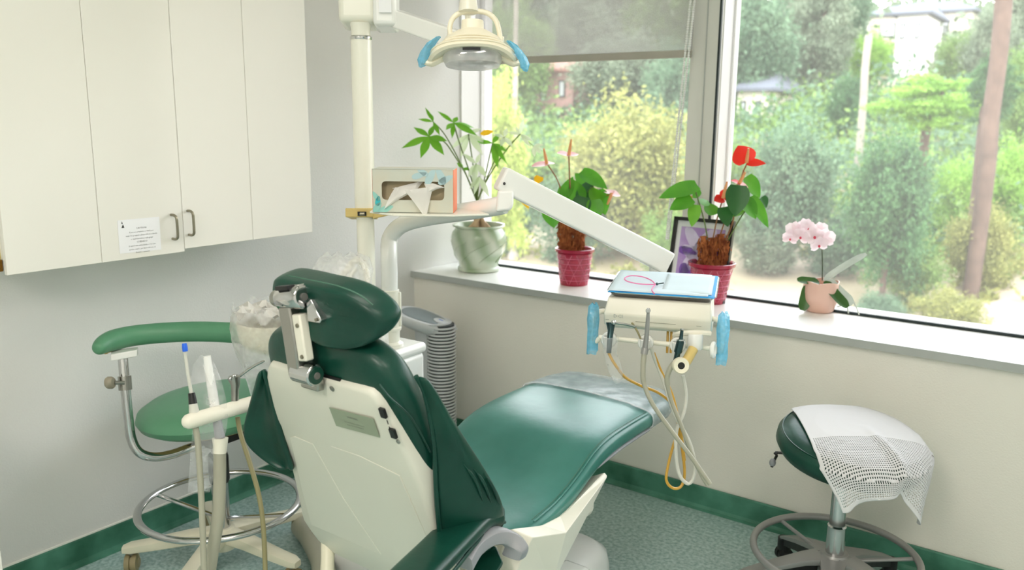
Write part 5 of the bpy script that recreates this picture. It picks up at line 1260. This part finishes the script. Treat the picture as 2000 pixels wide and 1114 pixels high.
# ---------------------------------------------------------------- plants on the sill
def leaf(base, d, up, length, width, curl=.2, fold=.12, n=7, shape='lance', wave=0.0):
    d, s, u = frame_axes(d, up); vs = MB(); b = Vector(base)
    for i in range(n+1):
        t = i/n
        if shape == 'lance': w = math.sin(PI*min(1, t**.85*.97+.03))**.8
        elif shape == 'ovate': w = math.sin(PI*t**.9)**1.15 if t < 1 else 0
        elif shape == 'heart': w = (math.sin(PI*min(1, .16+.84*t))**.75)*(1.15-.35*t)
        elif shape == 'strap': w = min(1, (t*6+.25))*(1-max(0, t-.75)**2*9)
        else: w = math.sqrt(max(0, 1-(2*t-1)**2))
        w = max(w, .02)*width/2
        c = b + d*(length*t) + u*(-curl*length*t*t + wave*math.sin(t*6)*length)
        e = fold*w
        vs.v += [c - s*w + u*e, c - s*w*.5 + u*e*.4, c, c + s*w*.5 + u*e*.4, c + s*w + u*e]
    for i in range(n):
        for j in range(4): vs.f.append((i*5+j, i*5+j+1, i*5+j+6, i*5+j+5))
    return vs
def pot_thing(name, x, y, label, cat, group):
    return thing(name, (x, y, ZS), label, cat, group)

# money plant in the celadon jar
mp_ = PZ(935, 528, ZS)
pl = pot_thing('money_plant', mp_.x, mp_.y, 'braided money plant in a round celadon jar, leftmost plant on the sill', 'plant', 'potted plants on the sill')
k = (mp_-CAM).dot(FW)/FPX
R = 54*k
jar = MB().lathe([(0, 0), (.70*R, 0), (.76*R, .006), (.76*R, .018), (.70*R, .026), (.72*R, .045), (.90*R, .10), (.99*R, .145), (1.0*R, .175), (.95*R, .205), (.86*R, .222), (.84*R, .230), (.93*R, .236), (.95*R, .242), (.93*R, .247), (.86*R, .245), (.82*R, .225), (.8*R, .21), (0, .205)], (mp_.x, mp_.y, ZS), 48, caps=False).build('jar', M['celadon'], pl)
for i in range(7):                # swirls in relief
    a0_ = i*.9
    MB().tube([V(mp_.x+math.cos(a0_+t*1.3)*R*rr_, mp_.y+math.sin(a0_+t*1.3)*R*rr_, ZS+z) for t, rr_, z in ((0, .775, .055), (.2, .865, .085), (.45, .945, .115), (.7, .985, .14), (1.0, 1.0, .165))], .0035, 6).build('swirl', M['celadon'], jar)
MB().lathe([(0, .215), (.78*R, .21), (.5*R, .222), (0, .226)][::-1], (mp_.x, mp_.y, ZS), 24, caps=False).build('soil', M['soil'], pl)
Dm = (mp_-CAM).dot(FW)-.06
for i, (x0_, x1_) in enumerate(((912, 936), (928, 928), (945, 938), (958, 931), (936, 934))):
    MB().tube(spline([PV(x0_, 452, mp_, -.02+.01*i), PV((x0_+x1_)/2+3, 438, mp_, -.02+.01*i), PV(x1_, 420, mp_, 0), PV(x1_-2, 395, mp_, 0)], 5), [.016-.0006*q for q in range(16)], 8).build('trunk', M['bark'], pl)
def cluster(px, py, D, stem_pts, leaves, m, sr=.0035):
    while min([PV(px, py, mp_, D-Dm).x]+[PV(tx, ty, mp_, D+dz-Dm).x for tx, ty, w, dz in leaves]) < XL+.07: D -= .02
    c = PV(px, py, mp_, D-Dm)
    MB().tube(spline([PV(q[0], q[1], mp_, q[2]-Dm) for q in stem_pts]+[c], 5), sr, 6).build('stem', M['stem'], pl)
    for (tx, ty, w, dz) in leaves:
        e = PV(tx, ty, mp_, D+dz-Dm); d = e-c
        leaf(c, d, -FW+V(0, 0, .8), d.length*1.05, w*.82, .05, .10, 8, 'ovate').build('leaf', M[m], pl)
s0 = (932, 395, Dm)
cluster(838, 267, Dm-.25, [s0, (912, 345, Dm-.05), (885, 300, Dm-.15), (866, 276, Dm-.2)], [(786, 287, .055, -.02), (822, 306, .055, -.05), (866, 300, .055, -.06), (872, 274, .05, -.02), (809, 248, .04, .05), (846, 245, .035, .06)], 'leaf_m')
cluster(846, 238, Dm-.1, [s0, (905, 330, Dm), (870, 265, Dm-.05)], [(818, 232, .028, 0), (858, 262, .03, -.05), (831, 210, .022, .05), (842, 222, .02, .05)], 'leaf_m', .003)
cluster(886, 240, Dm+.02, [s0, (918, 340, Dm), (896, 275, Dm)], [(856, 217, .03, .03), (872, 252, .04, -.06), (883, 268, .03, -.05), (893, 228, .035, .04), (930, 262, .05, -.03), (925, 248, .04, .05)], 'leaf_m')
cluster(915, 262, Dm+.05, [s0, (925, 330, Dm)], [(880, 290, .04, -.03), (942, 300, .045, -.05), (955, 280, .04, 0), (900, 305, .04, -.05), (940, 250, .035, .05)], 'leaf_p')
cluster(962, 280, Dm+.03, [s0, (944, 360, Dm), (955, 310, Dm)], [(985, 312, .04, -.05), (972, 325, .045, -.08), (990, 295, .04, 0), (930, 275, .04, .03), (975, 262, .035, .04), (992, 320, .03, .03)], 'leaf_m')
cluster(985, 268, Dm+.06, [s0, (950, 350, Dm+.02), (972, 300, Dm+.04)], [(965, 262, .03, .0), (1000, 285, .035, -.03), (978, 285, .03, -.04), (990, 250, .03, .04)], 'leaf_p')
cluster(1016, 262, Dm+.08, [s0, (955, 345, Dm+.04), (990, 292, Dm+.06)], [(1022, 232, .03, .02), (992, 258, .03, .0), (1040, 275, .03, -.02), (1035, 285, .03, -.04), (1008, 248, .022, .03)], 'leaf_p')
cluster(1042, 286, Dm+.09, [(1016, 262, Dm+.08)], [(1062, 282, .03, .02), (1058, 300, .03, -.03), (1044, 305, .028, -.05), (1064, 292, .025, .02)], 'leaf_p', .002)
cluster(930, 320, Dm-.03, [s0, (932, 360, Dm)], [(905, 300, .035, .0), (925, 360, .04, -.06), (950, 345, .04, -.04), (915, 345, .04, -.03), (938, 300, .03, .03)], 'leaf_p')
cluster(936, 345, Dm-.05, [s0], [(955, 383, .038, -.06), (918, 368, .034, -.05), (926, 378, .03, -.05)], 'leaf_p')
cluster(905, 328, Dm-.04, [s0, (918, 360, Dm)], [(893, 318, .03, .0), (914, 332, .035, -.03)], 'leaf_m')
leaf(PV(938, 262, mp_, +.05), PV(962, 256, mp_, +.05)-PV(938, 262, mp_, +.05), -FW, .07, .03).build('leaf', M['leaf_y'], pl)

# two anthuriums in magenta pots
def anthurium(bx, by, label, h_pot, r_top, r_bot, stems, leaves, flowers, roots):
    b = PZ(bx, by, ZS); D = (b-CAM).dot(FW); k = D/FPX
    t = pot_thing('anthurium', b.x, b.y, label, 'plant', 'potted plants on the sill')
    rt, rb, hp_ = r_top*k, r_bot*k, h_pot*k*1.02
    def rz_(z): return rb+(rt*.93-rb)*z/hp_
    prof = [(0, 0), (rb, 0)]
    for i in range(6):
        z = hp_*.9*i/6
        prof += [(rz_(z)+.001, z+.003), (rz_(z+hp_*.13)+.001, z+hp_*.13), (rz_(z+hp_*.14)-.0015, z+hp_*.142)]
    prof += [(rt*.93, hp_*.9), (rt, hp_*.91), (rt*1.01, hp_*.99), (rt*.97, hp_), (rt*.88, hp_*.98), (rt*.82, hp_*.86), (0, hp_*.86)]
    pot = MB().lathe(prof, (b.x, b.y, ZS), 40, caps=False).build('pot', M['magenta'], t)
    for i in range(1, 6):
        z = hp_*.15*i; MB().tube(circle((b.x, b.y, ZS+z), rz_(z)+.0008, 40), .0016, 5, ring=True).build('pot_line', M['magenta_l'], pot)
    for sgn in (-1, 1):
        for i in range(9):
            MB().tube([V(b.x+(rz_(z)+.001)*math.cos(i*.698+sgn*z*6), b.y+(rz_(z)+.001)*math.sin(i*.698+sgn*z*6), ZS+z) for z in [hp_*.05+hp_*.8*q/8 for q in range(9)]], .0011, 4).build('pot_line', M['magenta_l'], pot)
    MB().lathe([(0, hp_*.9), (rt*.85, hp_*.87), (0, hp_*.87)], (b.x, b.y, ZS), 24, caps=False).build('soil', M['soil'], t)
    for px, py0, py1, r in roots:
        p0 = PV(px, py0, b, 0); p1 = PV(px, py1, b, 0); w = MB(); rnd = random.Random(px)
        w.tube(spline([p0, p0.lerp(p1, .5)+RT*.004, p1], 5), [r*k*(.68+.16*math.sin(i*2)) for i in range(11)], 10)
        for q in range(170):
            tt = rnd.random(); a = rnd.random()*2*PI; c = p0.lerp(p1, tt) + RT*(r*k*.95*math.cos(a)) + FW*(r*k*.95*math.sin(a))
            w.tube([c, c+V(rnd.uniform(-.006, .006), rnd.uniform(-.006, .006), rnd.uniform(-.022, .004)), c+V(rnd.uniform(-.010, .010), rnd.uniform(-.01, .01), rnd.uniform(-.04, -.01))], .0021, 5)
        o = w.build('root_stalk', M['roots'], t); o['kind'] = 'stuff'
    for pts, r, m in stems:
        MB().tube(spline([PV(x, y, b, dz) for x, y, dz in pts], 5), r, 7).build('stem', M[m], t)
    for (x0_, y0_, z0_), (x1_, y1_, z1_), w, m, up, cu_ in leaves:
        a = PV(x0_, y0_, b, z0_); e = PV(x1_, y1_, b, z1_); leaf(a, e-a, up, (e-a).length*1.05, w*k*.82, cu_, .16, 9, 'heart').build('leaf', M[m], t)
    for (cx_, cy_, cz_), petals, (sx_, sy_, sz_) in flowers:
        c = PV(cx_, cy_, b, cz_); f = MB()
        fo = None
        for (ex, ey, ez, w, m, up) in petals:
            e = PV(ex, ey, b, ez); o = leaf(c, e-c, up, (e-c).length, w*k, .06, .14, 9, 'heart').build('spathe', M[m], t if fo is None else fo)
            fo = fo or o
        MB().tube([c, c.lerp(PV(sx_, sy_, b, sz_), .5), PV(sx_, sy_, b, sz_)], [.0085, .0075, .004], 8).build('spadix', M['spadix'], fo)
    return t
UPF = -FW*.8+V(0, 0, .6)
UPW = V(0, 0, 1)-FW*.45
anthurium(1121, 555, 'pink flowered anthurium in a magenta pot, second plant from the left on the sill', 70, 38, 27,
  [([(1110, 430, 0), (1092, 360, 0), (1070, 322, 0)], .0032, 'rstem'), ([(1117, 430, 0), (1113, 360, 0), (1111, 305, 0)], .0036, 'rstem'), ([(1120, 430, 0), (1145, 380, 0), (1170, 352, 0)], .003, 'stem'), ([(1128, 430, 0), (1160, 400, 0), (1192, 378, -.03)], .003, 'rstem'), ([(1105, 440, 0), (1080, 410, 0), (1062, 402, 0)], .003, 'stem')],
  [((1135, 335, 0), (1184, 366, -.06), 40, 'leaf_a', UPF, .05), ((1100, 388, -.03), (1118, 345, .03), 30, 'leaf_a', UPF, .1), ((1130, 395, -.04), (1120, 350, .03), 44, 'leaf_a', UPF, .1), ((1140, 400, -.05), (1150, 352, .04), 46, 'leaf_d', UPF, .1),
   ((1165, 372, 0), (1182, 415, -.08), 46, 'leaf_a', UPF, .1), ((1140, 385, -.06), (1128, 425, -.1), 44, 'leaf_d', UPF, .1), ((1160, 390, -.07), (1165, 430, -.1), 40, 'leaf_a', UPF, .1), ((1105, 395, -.04), (1095, 362, .02), 30, 'leaf_a', UPF, .1),
   ((1075, 405, -.03), (1082, 442, -.08), 46, 'leaf_a', UPF, .1), ((1068, 408, 0), (1052, 398, .02), 26, 'leaf_a', UPF, .1), ((1150, 365, .05), (1125, 338, .08), 36, 'leaf_a', UPF, .1), ((1055, 345, .02), (1047, 358, -.01), 22, 'leaf_y', UPF, .1), ((1018, 380, .02), (1032, 405, -.03), 20, 'leaf_y', UPF, .1), ((1170, 395, -.05), (1155, 365, 0), 34, 'leaf_m', UPF, .1)],
  [((1068, 320, 0), [(1038, 324, -.04, 22, 'spathe_p', UPW), (1080, 316, .05, 22, 'spathe_p', UPW)], (1062, 290, 0)), ((1111, 303, 0), [(1088, 298, -.02, 24, 'spathe_p', UPW), (1130, 300, .02, 22, 'spathe_p', UPW)], (1116, 272, 0)), ((1195, 378, -.03), [(1212, 382, -.03, 26, 'spathe_p', UPW), (1180, 370, .02, 20, 'spathe_p', UPW)], (1186, 400, -.05))],
  [(1098, 498, 425, 8), (1110, 498, 420, 8), (1124, 498, 428, 9), (1134, 498, 432, 7)])
anthurium(1386, 590, 'red flowered anthurium in a magenta pot, just behind the tray', 78, 45, 28,
  [([(1384, 480, 0), (1375, 430, 0), (1358, 372, -.02)], .003, 'stem'), ([(1400, 480, 0), (1420, 420, 0), (1440, 372, 0), (1452, 335, 0), (1460, 318, 0)], .0032, 'rstem'), ([(1412, 480, 0), (1432, 430, 0), (1440, 360, -.04)], .004, 'rstem'), ([(1390, 480, 0), (1400, 430, 0), (1412, 388, 0)], .003, 'rstem'), ([(1416, 480, 0), (1450, 420, 0), (1480, 385, 0)], .003, 'stem')],
  [((1362, 362, 0), (1291, 384, -.06), 42, 'leaf_a', UPF, .04), ((1352, 388, -.04), (1310, 408, -.06), 40, 'leaf_a', UPF, .04), ((1358, 400, -.04), (1352, 440, -.08), 30, 'leaf_m', UPF, .1), ((1370, 400, 0), (1382, 390, .04), 28, 'leaf_a', UPF, .1), ((1368, 372, .02), (1352, 385, .04), 26, 'leaf_a', UPF, .1),
   ((1442, 362, -.07), (1436, 420, -.10), 54, 'leaf_d', UPF, .05), ((1458, 345, .03), (1485, 385, .01), 40, 'leaf_a', UPF, .1), ((1465, 385, -.02), (1502, 440, -.06), 34, 'leaf_a', UPF, .1), ((1455, 390, -.05), (1478, 425, -.06), 40, 'leaf_a', UPF, .1), ((1412, 405, -.05), (1422, 440, -.09), 36, 'leaf_d', UPF, .1), ((1420, 415, 0), (1455, 412, 0), 30, 'leaf_m', UPF, .1), ((1395, 420, 0), (1380, 395, .05), 34, 'leaf_a', UPF, .1), ((1488, 385, .0), (1498, 405, .0), 26, 'leaf_d', UPF, .1)],
  [((1458, 318, 0), [(1442, 284, .02, 46, 'spathe', -FW), (1496, 318, -.02, 20, 'spathe', UPF)], (1462, 290, -.02)), ((1444, 358, -.02), [(1428, 352, -.02, 18, 'spathe', UPW), (1462, 366, -.03, 16, 'spathe_p', UPW)], (1456, 336, -.03)), ((1412, 388, -.01), [(1430, 370, 0, 26, 'spathe', UPF), (1395, 392, -.03, 22, 'spathe', UPF)], (1420, 355, 0)), ((1350, 386, .02), [(1325, 388, .01, 16, 'spathe_p', UPW)], (1340, 382, 0))],
  [(1374, 528, 462, 9), (1390, 528, 465, 8), (1408, 528, 458, 10), (1417, 528, 470, 7)])

# white orchid in a petal edged blush pot
ob = PZ(1600, 608, ZS); Do = (ob-CAM).dot(FW); k = Do/FPX
orc = pot_thing('orchid', ob.x, ob.y, 'small white pink orchid in a blush petal edged pot, rightmost plant on the sill', 'plant', 'potted plants on the sill')
n = 48
def orl(r, z, am=0): return [V(ob.x+r*k*math.cos(2*PI*j/n), ob.y+r*k*math.sin(2*PI*j/n), ZS+z*k+am*k*abs(math.sin(2.5*2*PI*j/n+.4))) for j in range(n)]
MB().loops([orl(0.1, 0), orl(22, 0), orl(26, 3), orl(33, 24), orl(34, 40), orl(32.5, 58, 3.5), orl(31, 58, 3.5), orl(31, 42), orl(0.1, 42)], caps=False).build('pot', M['blush'], orc)
w = MB(); rnd = random.Random(3)
for i in range(40): w.box((ob.x+rnd.uniform(-20, 20)*k, ob.y+rnd.uniform(-20, 20)*k, ZS+k*rnd.uniform(42, 52)), (.012, .007, .006), frame_axes(V(rnd.random(), rnd.random(), rnd.random())))
o = w.build('bark_chips', M['roots'], orc, smooth=False); o['kind'] = 'stuff'
for (x0_, y0_, z0_), (x1_, y1_, z1_), wd, m, cu_ in (((1600, 552, .0), (1560, 545, -.03), 17, 'leaf_o', .1), ((1580, 556, -.01), (1566, 606, -.02), 22, 'leaf_o', -.12), ((1608, 548, 0), (1692, 486, .0), 13, 'leaf_s', .30), ((1612, 548, -.03), (1656, 600, -.07), 30, 'leaf_s', -.2), ((1610, 550, -.04), (1650, 604, -.09), 22, 'leaf_o', -.15)):
    a = PV(x0_, y0_, ob, z0_); e = PV(x1_, y1_, ob, z1_); leaf(a, e-a, UPF, (e-a).length, wd*k, cu_, .2, 10, 'strap').build('leaf', M[m], orc)
MB().tube(spline([PV(1606, 548, ob, 0), PV(1606, 500, ob, 0), PV(1602, 470, ob, 0), PV(1585, 452, ob, 0), PV(1560, 452, ob, 0), PV(1536, 466, ob, 0)], 6), .0022, 7).build('flower_stem', M['teal_metal'] if False else mat('dark_green_stem', (52, 72, 40), .5), orc)
for pts in (((1640, 598, -.05), (1662, 585, -.06), (1672, 600, -.08), (1678, 615, -.1)), ((1635, 600, -.05), (1652, 596, -.07), (1657, 612, -.1))):
    MB().tube(spline([PV(x, y, ob, z) for x, y, z in pts], 5), .003, 7).build('air_root', M['root_w'], orc)
rnd = random.Random(5)
for i, (fx, fy, fz, sz) in enumerate(((1552, 452, -.03, 20), (1578, 446, -.03, 19), (1564, 462, -.05, 17), (1590, 462, -.06, 20), (1610, 466, -.05, 21), (1600, 478, -.06, 18), (1543, 466, -.02, 15), (1602, 448, .02, 15), (1570, 440, .0, 15))):
    c = PV(fx, fy, ob, fz); fw_ = (-FW + RT*rnd.uniform(-.5, .5) + V(0, 0, rnd.uniform(-.5, .3))).normalized(); _, s_, u_ = frame_axes(fw_)
    w = MB(); r0 = rnd.uniform(-.3, .3)
    for a, l, wd in ((90, 1.0, .75), (210, 1.0, .7), (330, 1.0, .7), (20, 1.05, 1.15), (160, 1.05, 1.15)):
        q = math.radians(a)+r0; d = s_*math.cos(q)+u_*math.sin(q)+fw_*.12
        lf = leaf(c, d, fw_, sz*k*l, sz*k*wd, .1, .08, 5, 'round'); w.add(lf.v, lf.f)
    o = w.build('flower', M['petal'], orc)
    MB().sphere(c+fw_*.004-u_*.006, sz*k*.13, 8, 6, (1, .8, 1.2)).build('lip', M['lip'], o)
for q in ((1538, 466), (1534, 462)): MB().sphere(PV(*q, ob, 0), .006, 8, 6).build('bud', M['rstem'], orc)

# framed flower picture leaning behind the red anthurium
Dq = 3.80
pf0 = PY(1295, 540, 3.50); pf1 = PY(1310, 420, 3.55); pf2 = PY(1424, 430, 3.55)
wpf = 1.0
pfx0 = PY(1312, 420, 3.55).x; pfx1 = PY(1427, 440, 3.55).x; pft = pf1.z
pic = thing('picture_frame', ((pfx0+pfx1)/2, 3.48, ZS), 'black framed picture of a purple flower leaning on the window post', 'picture')
pw = pfx1-pfx0; ph = pft-ZS; pu = V(1, 0, 0); pvv = V(0, .07, ph).normalized(); pnn = pu.cross(pvv)
def PF(x, z, d=0): return V(pfx0+.02, 3.478, ZS+.002) + pu*x + pvv*z + pnn*d
for c, s in (((pw/2, .008), (pw, .016)), ((pw/2, ph-.008), (pw, .016)), ((.008, ph/2), (.016, ph)), ((pw-.008, ph/2), (.016, ph))):
    MB().box(PF(c[0], c[1]), (s[0], s[1], .022), (pu, pvv, pnn)).build('frame_bar', M['black'], pic, smooth=False)
MB().box(PF(pw/2, ph/2, -.004), (pw-.02, ph-.02, .004), (pu, pvv, pnn)).build('mat_board', M['paper'], pic, smooth=False)
M['violet'] = mat('violet_print', (168, 128, 206), .4, c2=(206, 182, 226), scale=7, coat=.4)
pr_ = MB().box(PF(pw/2, ph/2, -.0005), (pw-.075, ph-.085, .002), (pu, pvv, pnn)).build('print', M['violet'], pic, smooth=False)
M['lilac'] = mat('lilac_print', (216, 204, 236), .4, var=.06, scale=20); M['deepv'] = mat('deep_violet_print', (132, 84, 188), .4, var=.1, scale=20)
for cx_, cz_, l, wd, ang, m in ((.10, .26, .075, .028, 2.2, 'lilac'), (.15, .26, .075, .03, .9, 'lilac'), (.12, .19, .085, .032, -.5, 'lilac'), (.09, .16, .07, .026, -2.0, 'lilac'), (.18, .20, .06, .024, .1, 'deepv'), (.08, .11, .05, .03, -1.2, 'deepv'), (.075, .21, .05, .02, 3.0, 'deepv'), (.125, .225, .025, .018, .4, 'paper')):
    pts = [PF(min(max(cx_*pw/.27+l*math.cos(q)*math.cos(ang)-wd*math.sin(q)*math.sin(ang), .039), pw-.039), min(max(cz_*ph/.36+l*math.cos(q)*math.sin(ang)+wd*math.sin(q)*math.cos(ang), .044), ph-.044), .0008) for q in [2*PI*j/16 for j in range(16)]]
    MB().add(pts, [tuple(range(16))]).build('printed_petal', M[m], pr_, smooth=False)

# roller blind with its bead chain
YB = 3.578
bx0 = PY(928, 60, YB).x; bx1 = PY(1354, 60, YB).x; bz = PY(1355, 101, YB).z
bl = thing('roller_blind', ((bx0+bx1)/2, YB, 2.6), 'grey see-through roller blind half lowered over the left window', 'blind')
MB().grid(lambda u, v: V(bx0+(bx1-bx0)*u, YB+.001*math.sin(u*7), bz+(2.62-bz)*v), 16, 8).build('screen_fabric', M['blindcloth'], bl)
MB().box(((bx0+bx1)/2, YB, bz-.008), (bx1-bx0, .012, .034)).build('bottom_rail', mat('taupe_rail', (172, 168, 156), .5), bl, bevel=.003)
MB().tube([V(bx0-.01, YB+.02, 2.64), V(bx1+.02, YB+.02, 2.64)], .024, 14).build('roller_tube', M['frame'], bl)
for s in (0, 1):
    w = MB(); p0 = PY(1352+8*s, -30, YB-.03); p1 = PY(1301+4*s, 470, YB-.05); nb = 110; p1.z = max(p1.z, ZS+.05)
    for i in range(nb):
        c = p0.lerp(p1, i/nb); w.sphere(c, .0062, 6, 4)
    w.tube([p0, p1], .0012, 5)
    o = w.build('bead_chain', M['offwhite'], bl); o['kind'] = 'stuff'
